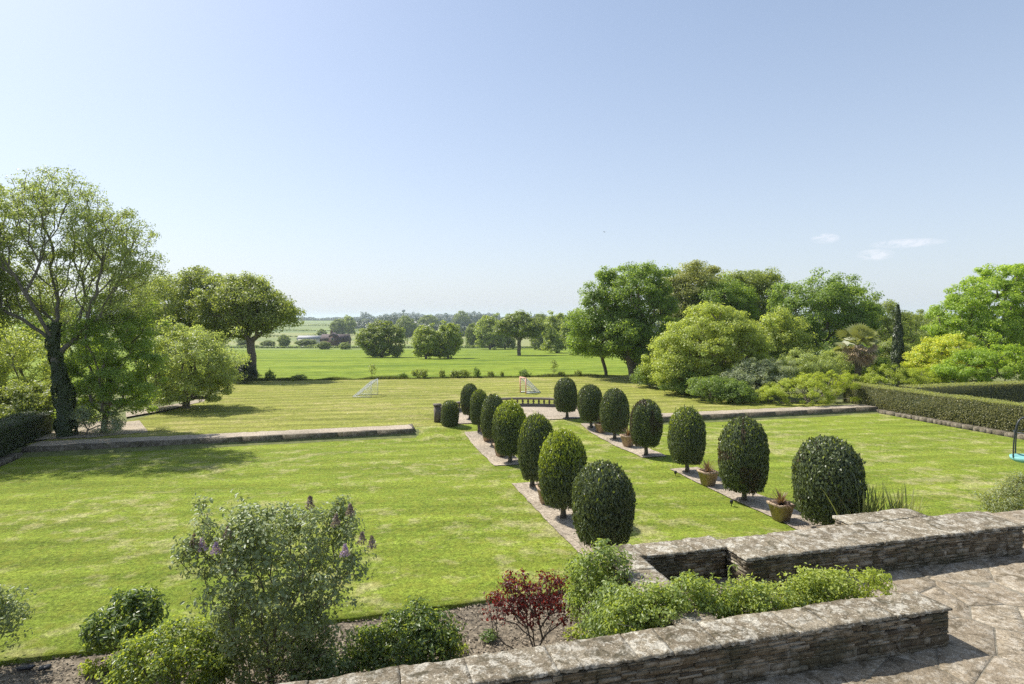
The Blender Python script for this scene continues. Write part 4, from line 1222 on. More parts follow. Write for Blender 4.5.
tree_px('yellow_shrub', 'golden yellow domed shrub above the right hedges', 945, 386,
        [(945, 356, 30, 20, 0), (930, 364, 24, 16, 0), (962, 366, 30, 18, 0)], 'leaf_yellow', 152, y=43.0, cat='shrub',
        trunk_h=.8, r_base=.12, clumps=190, per=110, clump_r=.45, size=.15, inner=.6, flat=-.5, flatz=.5, extra=('leaf_bright', .30))
tree_px('green_shrub', 'mid green leafy shrub right of the golden shrub, behind the dark hedge', 985, 388,
        [(980, 370, 32, 20, 0), (1010, 368, 28, 24, 0), (955, 376, 22, 12, 0)], 'leaf_bright', 153, y=40.0, cat='shrub', trunk_h=.6, r_base=.12, clumps=190, per=110, clump_r=.42, size=.15, inner=.55, flat=-.6)
tree_px('grey_green_shrub', 'grey-green shrub with feathery foliage left of the golden juniper', 752, 402,
        [(752, 379, 26, 20, 0), (738, 386, 16, 14, -.3), (772, 374, 22, 16, .4)], 'leaf_greygreen', 154, cat='shrub', y=38.5,
        trunk_h=.4, r_base=.08, clumps=180, per=120, clump_r=.38, size=.13, aspect=.4, inner=.55, flat=-.5)
tree_px('grey_green_shrub', 'taller green shrub between the grey-green shrub and the palm', 808, 395,
        [(805, 368, 30, 18, 0), (828, 366, 22, 16, .4), (785, 374, 18, 16, 0)], 'leaf_pale', 155, cat='shrub', y=41.5, trunk_h=.5, r_base=.08, clumps=170, per=110, clump_r=.4, size=.14, aspect=.45, inner=.55, flat=-.5)
tree_px('golden_juniper', 'low spreading yellow-green juniper on the right retaining wall', 805, 403,
        [(795, 392, 36, 13, 0), (825, 386, 32, 16, .4), (775, 396, 18, 10, -.2), (845, 390, 18, 16, .3)], 'leaf_juniper', 156, cat='shrub', y=36.6,
        trunk_h=.2, r_base=.06, clumps=240, per=120, clump_r=.26, size=.11, aspect=.3, inner=.65, flat=-.3, up=.7)
tree_px('golden_juniper', 'yellow-green low shrub behind the long hedge, right of the palm', 900, 392,
        [(890, 378, 28, 13, 0), (920, 380, 24, 12, .3), (872, 384, 14, 10, 0)], 'leaf_juniper', 157, cat='shrub', y=40.5, trunk_h=.2, r_base=.06, clumps=180, per=110, clump_r=.3, size=.12, aspect=.35, inner=.6, flat=-.4, up=.6)
# undergrowth along the edge of the upper lawn, under the trees
for i, (u, v, w, hh) in enumerate([(650, 388, 18, 20), (684, 396, 24, 24), (712, 402, 26, 24), (735, 404, 18, 20)]):
    nm = ['dark shrub under the tall dark tree at the lawn edge', 'dark shrub under the left side of the layered tree', 'dark undergrowth below the middle of the layered tree', 'dark low shrub beside the grey-green shrub'][i]
    tree_px('undergrowth_shrub', nm, u, v, [(u, v - hh * .55, w, hh * .6)], 'leaf_deep', 160 + i, cat='shrub', trunk_h=.25, r_base=.05, clumps=90, per=80, clump_r=.34, size=.12, inner=.45, flat=-.4, group='shrubs at the edge of the upper lawn')

# cypress column
x, y, z = at(898, 385); y = 45.0; x = (898 - CX) / F * y; kx = y / F
rng = np.random.default_rng(77)
root = empty('cypress_tree', (x, y, .25), 'slim dark pointed cypress standing right of the palm', 'tree')
hh = H - (305 - VH) * kx - .25
m = 9000; t = rng.random(m); th = rng.random(m) * 6.283
rad = .50 * np.where(t < .18, .75 + t * 1.4, np.clip((1 - t) / .82, 0, 1) ** .6) * (1 + .22 * vnoise(th * 2, t * 14, 5)) * (1 - .25 * rng.random(m) ** 2)
p = np.stack([rad * np.cos(th), rad * np.sin(th), .3 + t * (hh - .3)], 1)
nr = np.stack([np.cos(th), np.sin(th), .3 + 0 * t], 1) + rng.normal(size=(m, 3)) * .45
v, q = leaf_arrays(p, nr, .17 * rng.uniform(.6, 1.4, m), .35, rng, LEAF4, -1.5)
link('crown', mesh_np('crown', v, q), M['leaf_ivy_dark'], root)
MB().tube([(0, 0, -.2), (0, 0, hh * .5), (0, 0, hh * .95)], [.12, .3, .04], 8).build('trunk', M['bark'], root)

# fan palm
y = 42.0; x = (858 - CX) / F * y
root = empty('palm_tree', (x, y, .25), 'shaggy fan palm with dead brown lower fronds above the juniper', 'tree')
th_ = H - (345 - VH) * y / F - .25
rng = np.random.default_rng(33)
MB().tube([(0, 0, -.2), (.03, 0, th_ * .5), (0, 0, th_)], [.26, .24, .2], 10).build('trunk', M['bark'], root)
def fan(nf, e0, e1, ln, mat, name):
    V = []; Q = []
    for i in range(nf):
        a = rng.random() * 6.283; e = rng.uniform(e0, e1)
        d = np.array([math.cos(a) * math.cos(e), math.sin(a) * math.cos(e), math.sin(e)])
        c = np.array([0, 0, th_]) + d * ln * rng.uniform(.45, .8); side = np.cross(d, (0, 0, 1.0)); side /= np.linalg.norm(side); upv = np.cross(side, d)
        ro = rng.uniform(-1.1, 1.1); side, upv = side * math.cos(ro) + upv * math.sin(ro), upv * math.cos(ro) - side * math.sin(ro)
        o = len(V)
        wd = 0.03
        V += [np.array([0, 0, th_]) - side * wd, np.array([0, 0, th_]) + side * wd, c + side * wd, c - side * wd]; Q.append((o, o + 1, o + 2, o + 3))
        for b_ in np.linspace(-1.3, 1.3, 11):
            bd = d * math.cos(b_) + side * math.sin(b_) + upv * .10; tip = c + bd * ln * .62; tip[2] -= .10 * ln
            mid = c + bd * ln * .34; w = side * math.cos(b_) - d * math.sin(b_); w = w * .07
            o = len(V); V += [c, mid - w, tip, mid + w]; Q.append((o, o + 1, o + 2, o + 3))
    link(name, mesh_np(name, np.array(V), np.array(Q)), mat, root)
fan(30, -.45, 1.5, 1.32, M['leaf_palm'], 'fronds')
fan(20, -1.3, -.15, 1.2, M['leaf_palm_dead'], 'dead_fronds')

# ================================================================== FOREGROUND SHRUBS
rng = np.random.default_rng(8)
def fg(name, label, base, lobes, leaf, seed, cat='shrub', **kw):
    d = dict(trunk_h=.25, r_base=.02, r_tip=.004, clumps=150, per=40, clump_r=.16, size=.062, aspect=.62, tmpl=LEAF6, inner=.45, flat=-.8, stem_name='stem', crown_name='foliage', seg=.12, k=.55, first=.0, bow=.08)
    d.update(kw)
    return plant(name, base, label, cat, lobes, leaf, seed=seed, **d)
bl = P(272, 690, -0.05)
li = fg('lilac_bush', 'tall grey-green lilac bush with a few purple flower heads on the mulch', bl,
        [(.05, 0, 1.7, 1.15, .9, .75), (-.6, .1, 2.0, .62, .6, .55), (.75, .1, 2.0, .6, .6, .62), (.15, 0, 2.3, .75, .6, .42), (-.05, 0, 1.0, .75, .6, .5), (-.45, .1, .85, .6, .5, .45), (.55, 0, 1.0, .5, .5, .45), (0, 0, .5, .55, .5, .38), (.45, -.1, .6, .4, .4, .35), (-.4, 0, .5, .4, .4, .3), (.45, 0, 2.55, .3, .3, .2), (-.15, 0, 2.5, .3, .3, .2), (1.05, 0, 2.4, .25, .3, .22), (-.95, 0, 2.25, .25, .3, .2)] + [(random.uniform(-1.15, 1.3), random.uniform(-.5, .5), random.uniform(2.2, 2.65), .10, .10, .28) for _ in range(22)], 'leaf_lilac', 201, trunk_h=.3, r_base=.03, clumps=820, per=24, clump_r=.18, size=.064, droop=.5, up=.5, inner=.3, rough_=.16)
def panicle(parent, name, at_, mat, n=220, h=.17, r=.08, seed=0):
    g = np.random.default_rng(seed); t = g.random(n); th = g.random(n) * 6.283
    rr = r * (1 - t * .8) * np.sqrt(g.random(n))
    p = np.stack([rr * np.cos(th), rr * np.sin(th), t * h], 1) + np.array(at_)
    v, q = leaf_arrays(p, g.normal(size=(n, 3)), .026 * g.uniform(.6, 1.4, n), .8, g)
    link(name, mesh_np(name, v, q), M[mat], parent)
def off(u, v, dy=0.0):
    y = bl[1] + dy; return ((u - CX) / F * y - bl[0], dy, H - (v - VH) * y / F - bl[2])
for i, (u, v, mt) in enumerate([(202, 546, 'lilac_flower'), (216, 550, 'lilac_flower'), (345, 552, 'lilac_flower'), (194, 542, 'spent_flower'), (228, 534, 'spent_flower'), (310, 504, 'spent_flower'), (350, 512, 'spent_flower'), (362, 540, 'spent_flower'), (372, 544, 'spent_flower'), (336, 522, 'spent_flower')]):
    panicle(li, 'flower_head', off(u, v + 4, random.uniform(-.6, -.4)), mt, seed=i)

fg('laurel_bush', 'dark glossy bush at the lawn edge left of the lilac', P(122, 662, -.05), [(.0, 0, .62, .52, .45, .40), (.25, .1, .75, .3, .3, .35), (-.25, 0, .55, .3, .3, .3)], 'leaf_shrub', 202, clumps=130, per=26, size=.085, aspect=.5, clump_r=.17, extra=('leaf_fresh', .12))
fg('bright_shrub', 'yellow-green small-leaved bush in front of the lilac, bottom left', P(172, 706, -.05), [(0, 0, .62, .75, .5, .5), (-.35, 0, .5, .5, .45, .42), (.4, .1, .6, .45, .4, .4), (.1, .1, .9, .4, .3, .25)], 'leaf_fresh', 203, clumps=300, per=40, size=.05, clump_r=.17, extra=('leaf_shrub', .5))
fg('edge_shrub', 'leafy bush cut by the left edge of the picture', P(-18, 668, -.05), [(0, 0, .75, .55, .5, .5), (.3, 0, .9, .35, .3, .4)], 'leaf_lilac', 204, clumps=110, per=26, size=.06, inner=.35)
fg('laurel_bush', 'dark green rounded bush between the lilac and the red shrub', P(408, 676, -.05), [(0, 0, .45, .72, .5, .45), (-.4, 0, .4, .5, .4, .35), (.35, .05, .5, .45, .4, .4), (.05, .1, .75, .35, .3, .3)], 'leaf_shrub', 205, clumps=290, per=34, size=.068, aspect=.5, clump_r=.17, extra=('leaf_fresh', .18))
fg('low_shrub', 'low green plant on the mulch behind the stone wall, right of the lilac', P(330, 686, -.05), [(0, 0, .3, .5, .35, .28), (-.3, 0, .22, .4, .3, .2)], 'leaf_shrub', 206, clumps=110, per=26, size=.06, extra=('leaf_lilac', .4))
fg('red_shrub', 'dark red leaved shrub with upright stems on the mulch', P(536, 652, -.05), [(-.1, 0, 1.08, .42, .36, .26), (-.55, 0, .82, .30, .3, .28), (.28, 0, 1.05, .36, .35, .30), (-.38, 0, 1.1, .25, .25, .22), (.42, 0, .7, .2, .3, .25), (-.1, 0, .75, .3, .3, .3)], 'leaf_red', 207, clumps=150, per=17, size=.055, clump_r=.12, inner=.3, r_base=.022, r_tip=.006, bark='bark', trunk_h=.06, k=.85, seg=.15, power=.4)
for i, (u, v, w_, lb) in enumerate([(452, 652, .22, 'small green tuft on the mulch right of the dark rounded bush'), (490, 640, .13, 'tiny weed on the mulch just left of the red shrub'), (576, 640, .2, 'fresh green tuft at the foot of the mounded climber'), (262, 664, .2, 'low weed on the mulch under the lilac'), (92, 676, .2, 'small plant on the mulch right of the black pieces')]):
    fg('low_plant', lb, P(u, v, -.06), [(0, 0, w_ * .5, w_, w_, w_ * .6), (w_ * .7, 0, w_ * .3, w_ * .5, w_ * .5, w_ * .4)], 'leaf_fresh' if i % 2 == 0 else 'leaf_shrub', 220 + i, cat='plant', clumps=22, per=16, size=.05, clump_r=.08, trunk_h=.05, r_base=.008, group=None)
# climbers over the recess and along the wall
fg('climber', 'mounded green climber over the recess wall below the nearest left topiary', G(3.55, 8.2, 0), [(.05, -.2, 1.8, .40, .4, .50), (.05, -.9, 1.45, .38, .55, .55), (-.1, .3, 1.35, .42, .5, .55), (.35, -1.25, 1.6, .42, .4, .42)], 'leaf_ivy', 208, cat='climber', clumps=380, per=44, size=.05, clump_r=.15, flat=-.95, extra=('leaf_shrub', .25))
def wall_plant(name, label, s0, s1, seed, hgt, leaf, extra, n0=6.75):
    base = G((s0 + s1) / 2, n0, 1.4); lob = []
    k = max(2, int((s1 - s0) / .38)); g = np.random.default_rng(seed)
    for i in range(k + 1):
        ds = -(s1 - s0) / 2 + (s1 - s0) * i / k; hh = hgt * g.uniform(.8, 1.15)
        lob.append((ds * CT, ds * ST, hh * .55, .30, .30, hh * .5))
    return fg(name, label, base, lob, leaf, seed, cat='climber', clumps=90 * k, per=36, size=.044, clump_r=.12, flat=-.6, extra=extra, trunk_h=.1)
wall_plant('climber', 'bushy climber trailing on the near wall beside the recess', 3.3, 4.9, 209, .78, 'leaf_ivy', ('leaf_fresh', .35))
wall_plant('climber', 'low bright green climber spilling along the middle of the near wall', 5.05, 5.9, 210, .62, 'leaf_jasmine', ('leaf_shrub', .15), 6.72)
wall_plant('climber', 'bright yellow-green mound on the end of the near wall', 6.0, 6.95, 211, .72, 'leaf_jasmine', ('leaf_fresh', .4), 6.75)
# curled shoots
for i, (s_, n_, lb) in enumerate([(4.62, 7.0, 'thin upright shoot rising from the climber in the recess'), (4.95, 7.1, 'hooked climbing shoot in front of the recessed wall')]):
    g = G(s_, n_, 1.75); mb = MB(); k = 26
    hk = .34 if i else .38
    pts = [(.012 * math.sin(q * .9), 0, q / k * hk) for q in range(k)]
    if i: pts += [(.06 * (1 - math.cos(a_)), 0, hk + .06 * math.sin(a_)) for a_ in np.linspace(.3, 3.0, 8)]
    mb.tube(pts, .007, 6)
    root = empty('climbing_shoot', g, lb, 'shoot'); mb.build('stem', M['leaf_pale'], root)
    gg = np.random.default_rng(i + 3); pt = np.array(pts); ii = gg.integers(3, len(pt), 60)
    v, q = leaf_arrays(pt[ii] + gg.normal(size=(60, 3)) * .015, gg.normal(size=(60, 3)), .032, .5, gg)
    link('leaves', mesh_np('leaves', v, q), M['leaf_pale'], root)
# phormium and iris clumps
x, y, z = P(879, 541, 0)
root = empty('sword_leaf_plant', (x, y, z), 'clump of upright sword-shaped leaves behind the wide stone wall', 'plant')
V = []; Q = []; o_ = 0
for i in range(24):
    vv, qq = sword_leaves(8, 1.35, .065, .45, np.random.default_rng(300 + i), (random.uniform(-.65, .8), random.uniform(-.2, .3), -.02), .3)
    V.append(vv); Q.append(qq + o_); o_ += len(vv)
link('leaves', mesh_np('leaves', np.concatenate(V), np.concatenate(Q)), M['leaf_sword'], root)
vv, qq = sword_leaves(8, 1.7, .065, .75, np.random.default_rng(340), (-.75, -.1, 0), .35)
link('leaves', mesh_np('leaves', vv, qq), M['leaf_sword'], root)
x, y, z = G(4.5, 9.4, -.05)
root = empty('strap_leaf_plant', (x, y, z), 'tuft of dark arching strap leaves between the topiary and the recess wall', 'plant')
link('leaves', mesh_np('leaves', *sword_leaves(40, 2.0, .04, .7, np.random.default_rng(350), (0, 0, 0), 1.6, 8)), M['leaf_shrub'], root)
fg('pale_edge_shrub', 'pale olive rounded shrub at the right edge of the lawn', P(1014, 522, 0), [(0, 0, .55, .75, .6, .5), (-.3, 0, .45, .5, .4, .38), (.3, .2, .95, .3, .3, .35)], 'leaf_olive', 212, clumps=220, per=40, size=.06, aspect=.4, clump_r=.2, extra=('leaf_greygreen', .5))
# black strips lying on the bed
for i, (u, v, lb) in enumerate([(26, 669, 'flat black piece lying on the mulch at bottom left'), (45, 669, 'smaller black piece lying right of the flat one on the mulch')]):
    x, y, z = P(u, v, -.04)
    o = MB().box((x, y, z + .025), (.22 - .08 * i, .09, .035), .1 + .3 * i, jit=.012).build('black_edging_piece', M['black'])
    tag(o, lb, 'edging')

# ================================================================== GARDEN TOYS
def net_lines(mb, A, B, C_, D, nu, nv, r=.006):
    A, B, C_, D = map(np.array, (A, B, C_, D))
    for i in range(nu + 1):
        f = i / nu; mb.tube([A + (B - A) * f, D + (C_ - D) * f], r, 3, False)
    for i in range(nv + 1):
        f = i / nv; mb.tube([A + (D - A) * f, B + (C_ - B) * f], r, 3, False)
def goal(label, loc_, rz, w, h, d, post_mat, r=.03, cat='goal'):
    root = empty('football_goal', loc_, label, cat, None, rz)
    mb = MB()
    mb.tube([(-w / 2, 0, 0), (-w / 2, 0, h)], r).tube([(w / 2, 0, 0), (w / 2, 0, h)], r).tube([(-w / 2 - r, 0, h), (w / 2 + r, 0, h)], r)
    mb.build('goal_posts', post_mat, root, True)
    fb = MB(); fb.tube([(-w / 2, 0, .02), (-w / 2, d, .02), (w / 2, d, .02), (w / 2, 0, .02)], r * .8)
    fb.tube([(-w / 2, 0, h), (-w / 2, d, .02)], r * .7).tube([(w / 2, 0, h), (w / 2, d, .02)], r * .7)
    fb.build('back_frame', M['white_paint'], root, True)
    nb = MB(); net_lines(nb, (-w / 2, 0, h), (w / 2, 0, h), (w / 2, d, .02), (-w / 2, d, .02), 12, 12)
    for sx in (-1, 1): net_lines(nb, (sx * w / 2, 0, .02), (sx * w / 2, 0, h), (sx * w / 2, d * .02, h), (sx * w / 2, d, .02), 8, 8)
    nb.build('net', M['net'], root)
x, y, z = P(370, 396, .3)
goal('small white football goal with net on the far lawn, left of centre', (x + .3, y, .31), R(-84) + math.pi + R(-10), 1.5, 1.05, 1.25, M['white_paint'], .022)
x, y, z = P(523, 393, .3)
goal('small goal with orange posts and trailing white net on the far lawn', (x, y, .31), R(-60), .75, 1.05, 1.2, M['orange'], .045)

# hanging pod swing at the right edge
x, y, z = P(1027, 480, 0); 
root = empty('pod_swing', (x, y, 0), 'arched metal pod swing with round teal seat at the right edge', 'swing')
pr = .45
MB().lathe([(0.001, .62), (pr * .8, .62), (pr, .68), (pr * 1.04, .78), (pr * .98, .80), (pr * .85, .73), (.001, .72)], k=28).build('seat', M['teal'], root, True)
fr = MB()
for a_ in (R(0), R(90), R(180), R(270)):
    pts = [(math.cos(a_) * pr * 1.04 * math.cos(t) ** .55, math.sin(a_) * pr * 1.04 * math.cos(t) ** .55, .76 + 1.35 * math.sin(t)) for t in np.linspace(0, R(86), 14)]
    fr.tube(pts, .022, 8)
fr.tube([(.5 * pr * 1.6 * math.cos(t), .5 * pr * 1.6 * math.sin(t), 1.62) for t in np.linspace(0, 2 * math.pi, 24)], .016, 6)
fr.build('arched_frame', M['dark_metal'], root, True)
MB().tube([(.9, .3, 0), (1.05, .35, 1.4), (.8, .25, 2.35), (.2, .05, 2.6), (0, 0, 2.35), (0, 0, 2.1)], .035, 8).tube([(.2, .1, .03), (.9, .3, .03), (1.2, -.4, .03)], .03, 8).tube([(.9, .3, .03), (1.1, 1.0, .03)], .03, 8).build('stand', M['dark_metal'], root, True)

# ================================================================== FIELD EDGE
rng = np.random.default_rng(4)
m = 26000
xx = rng.uniform(-26, 14, m); yy = y_bound(xx) + rng.normal(size=m) * .16 + .25
p = np.stack([xx, yy, terr(xx, yy) + .02], 1)
hgt = .22 * rng.uniform(.4, 1.3, m) * (1 + .5 * vnoise(xx * .6, xx * 0, 3))
dirv = np.stack([rng.normal(size=m) * .3, rng.normal(size=m) * .3, np.ones(m)], 1)
sd = np.stack([np.cos(xx * 91), np.sin(xx * 91), 0 * xx], 1) * .025
v = np.stack([p - sd, p + sd, p + dirv * hgt[:, None]], 1).reshape(-1, 3)
M['rough_grass'] = leaf_mat('rough_grass_blades', (0.06, 0.085, 0.02), (0.13, 0.15, 0.045), .3)
tag(link('rough_grass', mesh_np('rough_grass', v, None, np.arange(m * 3).reshape(-1, 3)), M['rough_grass']), 'strip of rough long grass along the field edge', 'grass', kind='stuff')

def proto_shrub(seed, leaf):
    g = np.random.default_rng(seed)
    lob = [(0, 0, .5, .8, .7, .5), (-.5, 0, .35, .5, .5, .36), (.45, 0, .4, .5, .5, .4)]
    return lob
esh = [(270, 9, 10, 'rounded shrub on the field edge just right of the left oak'), (298, 20, 6, 'low wide shrub on the field edge, second right of the left oak'),
       (420, 17, 10, 'dark shrub on the field edge directly below the twin trees'), (402, 12, 6, 'low shrub on the field edge left of the one below the twin trees'),
       (442, 9, 9, 'narrow shrub on the field edge below the right twin tree'), (460, 19, 9, 'widest dark shrub on the field edge above the farthest left topiary'),
       (477, 11, 10, 'rounded shrub on the field edge right of the widest one'), (491, 7, 7, 'tiny shrub on the field edge, midway between left row and orange goal'),
       (502, 5, 7, 'spindly shrub on the field edge left of the orange goal'), (524, 13, 8, 'rounded shrub on the field edge behind the orange goal'),
       (561, 9, 6, 'small shrub on the field edge above the farthest right topiary'), (578, 10, 7, 'shrub on the field edge near the slim-trunked tree')]
proto = []
for i in range(3):
    g = plant('field_shrub', (0, 0, 0), 'x', 'shrub', [(0, 0, .5, .8, .6, .45), (-.45, 0, .35, .5, .5, .33), (.45, .1, .42, .5, .5, .4)], 'leaf_oak' if i else 'leaf_deep', trunk_h=.15, r_base=.04,
              clumps=80, per=26, clump_r=.22, size=.11, seed=400 + i, flat=-.3, rough_=.22, inner=.3, stem_name='stem', crown_name='foliage')
    proto.append(g)
for i, (u, w, h_, lb) in enumerate(esh):
    o = proto[i] if i < 3 else copy_tree(proto[i % 3])
    y = 53.0; x = (u - CX) / F * y; y = float(y_bound(x)) + .5; x = (u - CX) / F * y
    o.location = (x, y, float(terr(x, y)) - .02); k = y / F
    o.scale = (w * k / 1.75, w * k / 2.1, h_ * k / .86); o.rotation_euler = (0, 0, i * 1.3)
    tag(o, lb, 'shrub', 'small shrubs along the field edge')
for u, h_, lb in ((372, 15, 'thin young sapling on the field edge behind the white goal'), (554, 19, 'thin young sapling on the field edge left of the slim-trunked tree')):
    y = 53.5; x = (u - CX) / F * y; k = y / F
    plant('sapling', (x, y, float(terr(x, y))), lb, 'sapling', [(0, 0, h_ * k * .62, .35, .3, h_ * k * .36)], 'leaf_oak', trunk_h=h_ * k * .5, r_base=.025, clumps=34, per=10, clump_r=.16, size=.1, seed=int(u), flat=-.9, inner=.2, group='saplings on the field edge')

# ================================================================== FAR TREES
def far_proto(seed, leaf, lobes, th, rb, clumps=150, per=60, cr=.9, size=.42):
    return plant('field_tree', (0, 0, 0), 'x', 'tree', lobes, leaf, trunk_h=th, r_base=rb, r_tip=.04, clumps=clumps, per=per, clump_r=cr, size=size, seed=seed, flat=-.6, inner=.5, first=.6, seg=.8)
FP = [far_proto(501, 'leaf_far', [(0, 0, 5.6, 4.2, 4, 3.2), (-2.6, 0, 4.6, 2.8, 2.8, 2.4), (2.7, .3, 4.8, 2.8, 2.8, 2.6), (.3, 0, 7.2, 2.6, 2.6, 1.9), (0, 0, 2.4, 4.0, 3.4, 2.1), (-1.6, 0, 1.7, 2.8, 2.4, 1.5), (1.9, 0, 1.6, 2.6, 2.4, 1.4)], 1.2, .4, 260),
      far_proto(502, 'leaf_far_light', [(0, 0, 5.2, 3.4, 3.4, 3.4), (-1.6, 0, 4.2, 2.6, 2.6, 2.8), (1.8, .3, 4.6, 2.4, 2.6, 3), (0, 0, 1.9, 3.5, 3, 1.9), (1.6, 0, 1.8, 2.4, 2.4, 1.7)], .9, .35, 210),
      far_proto(503, 'leaf_far', [(0, 0, 6.4, 3.8, 3.6, 2.6), (-2.5, 0, 5.6, 2.4, 2.4, 2), (2.6, .3, 5.8, 2.4, 2.4, 2.2), (.3, 0, 8, 2, 2, 1.2)], 3.2, .42, 170)]
PH = [9.1, 8.6, 9.2]; PW = [10.8, 8.6, 10.0]      # heights and widths of the three
ft = [(382, 357.5, 50, 37, 0, 'spreading dark tree standing alone in the bright field, left of the twin trees'),
      (426, 359, 32, 34, 1, 'left one of two round trees touching in the middle of the field'),
      (448, 358.5, 32, 36, 1, 'right one of two round trees touching in the middle of the field'),
      (519, 355.5, 50, 43, 2, 'oak with a clear trunk and dark shadow in the bright field'),
      (490, 349.5, 34, 34, 1, 'pale round tree at the far field edge left of the clear-trunked oak'),
      (472, 347.5, 18, 24, 0, 'small tree at the far field edge right of the twin trees'),
      (505, 349, 26, 30, 0, 'tree at the far field edge directly left of the clear-trunked oak'),
      (541, 350, 30, 36, 0, 'dark tree at the far field edge directly right of the clear-trunked oak'),
      (557, 353, 38, 40, 1, 'bright round tree between the clear-trunked oak and the tall right trees'),
      (578, 355, 34, 44, 1, 'bright tree touching the left side of the tall right trees'),
      (284, 347.5, 16, 13, 0, 'small dark round bush-like tree at the far hedge, right of the left oak'),
      (338, 336, 20, 17, 0, 'dark tree on the slope behind the farmhouse roof'),
      (348, 335, 15, 19, 1, 'paler tree on the slope right behind the farmhouse'),
      (322, 339, 13, 10, 0, 'small tree on the slope left of the farmhouse'),
      (364, 343, 12, 11, 0, 'bush-like tree between the farmhouse and the dark field tree'),
      (306, 346, 22, 7, 0, 'low broad bush left of the farmhouse along the far hedge'),
      (406, 338, 26, 22, 0, 'tree in the woods behind, between dark field tree and twin trees'),
      (428, 333, 26, 18, 0, 'hazy tree top above the left twin tree'),
      (366, 328, 14, 9, 0, 'small hazy tree on the hillside left of the dark field tree'),
      (462, 330, 20, 19, 0, 'pointed hazy tree above the right twin tree'),
      (478, 342, 20, 10, 0, 'low bush on the slope between twin trees and the pale round tree'),
      (324, 349.3, 14, 8, 0, 'hedge bush in front of the left part of the farmhouse'),
      (345, 349.3, 13, 7, 1, 'hedge bush in front of the right end of the farmhouse'),
      (245, 346, 20, 9, 0, 'low bush at the far hedge seen past the left oak trunk'),
      (268, 347, 15, 7, 0, 'low bush at the far hedge beside the small dark round tree')]
for i, (u, v, w, h_, k, lb) in enumerate(ft):
    first = [j for j, t in enumerate(ft) if t[4] == k][0] == i
    o = FP[k] if first else copy_tree(FP[k])
    x, y, z = ground_at(u, v); px = y / F
    o.location = (x, y, z - .05); sx = w * px / PW[k]
    o.scale = (sx, sx, h_ * px / PH[k]); o.rotation_euler = (0, 0, i * 2.1)
    tag(o, lb, 'tree', 'trees out in the fields')

# far hedgerow and woods (masses)
def leaf_mass(name, label, pts, hfun, wfun, per, size, leaf, seed, kind='stuff', cat='hedge', up=.4):
    g = np.random.default_rng(seed); pts = np.array(pts, float)
    d = np.r_[0, np.cumsum(np.linalg.norm(np.diff(pts, axis=0), axis=1))]
    m = int(d[-1] * per); t = g.random(m) * d[-1]
    x = np.interp(t, d, pts[:, 0]); y = np.interp(t, d, pts[:, 1])
    h_ = hfun(t); w = wfun(t)
    a_ = g.random(m) * math.pi; rr = np.sqrt(g.uniform(.35, 1, m))
    y = y + w * np.cos(a_) * rr; z = terr(x, y) + h_ * np.sin(a_) * rr
    nr = np.stack([g.normal(size=m) * .5, np.cos(a_) + g.normal(size=m) * .4, np.sin(a_) + up + g.normal(size=m) * .3], 1)
    v, q = leaf_arrays(np.stack([x, y, z], 1), nr, size * g.uniform(.6, 1.4, m), .7, g)
    o = link(name, mesh_np(name, v, q), M[leaf]); tag(o, label, cat, kind=kind)
hp = [ground_at(u, 348.2)[:2] for u in (150, 240, 330, 420, 500, 620)]
leaf_mass('far_hedgerow', 'dark field hedge crossing the far end of the bright field', hp, lambda t: 1.5 + .7 * vnoise(t / 7, t * 0, 2), lambda t: 1.0 + 0 * t, 60, .5, 'leaf_far', 601)
for j, (v, us, hh) in enumerate([(337, (180, 330), 3.0), (331, (170, 300, 380), 3.4), (326, (190, 330, 420), 4.5), (334, (400, 520), 6)]):
    hp = [ground_at(u, v)[:2] for u in us]
    leaf_mass('far_hedgerow', ['hedge line on the slope left of the farmhouse', 'thin hedge line crossing the distant slope', 'distant hedge line below the skyline at the left', 'belt of bushes behind the twin trees'][j], hp,
              (lambda h0: (lambda t: h0 * (.7 + .5 * vnoise(t / 14, t * 0, 3))))(hh), lambda t: 2.5 + 0 * t, 16, 1.0, 'leaf_far', 610 + j)
def wood(label, ua, ub, yy, hh, seed, v_base, dens=14):
    pts = []
    for u in np.linspace(ua, ub, 12):
        pts.append(((u - CX) / F * yy, yy + 10 * math.sin(u)))
    leaf_mass('distant_wood', label, pts, lambda t: hh * (.74 + .26 * vnoise(t / 26, t * 0, seed) + .26 * np.abs(vnoise(t / 9, t * 0, seed + 2))), lambda t: 14 + 0 * t, dens * 5, 2.0, 'leaf_wood', seed, cat='woodland')
wood('dark wood on the skyline left of centre', 362, 500, 1150, 21, 621, 0)
wood('dark wood on the skyline behind the field oaks', 470, 640, 900, 19, 622, 0)
wood('faint wood on the farthest skyline at the left', 150, 360, 1500, 9, 623, 0)
wood('nearer wood on the slope behind the twin trees', 398, 590, 470, 9.5, 624, 0, 16)
wood('long wood on the rising ground between farmhouse and garden trees', 352, 600, 700, 14.5, 626, 0, 12)
wood('wood on the skyline behind the right-hand garden trees', 640, 1300, 420, 17, 625, 0, 16)

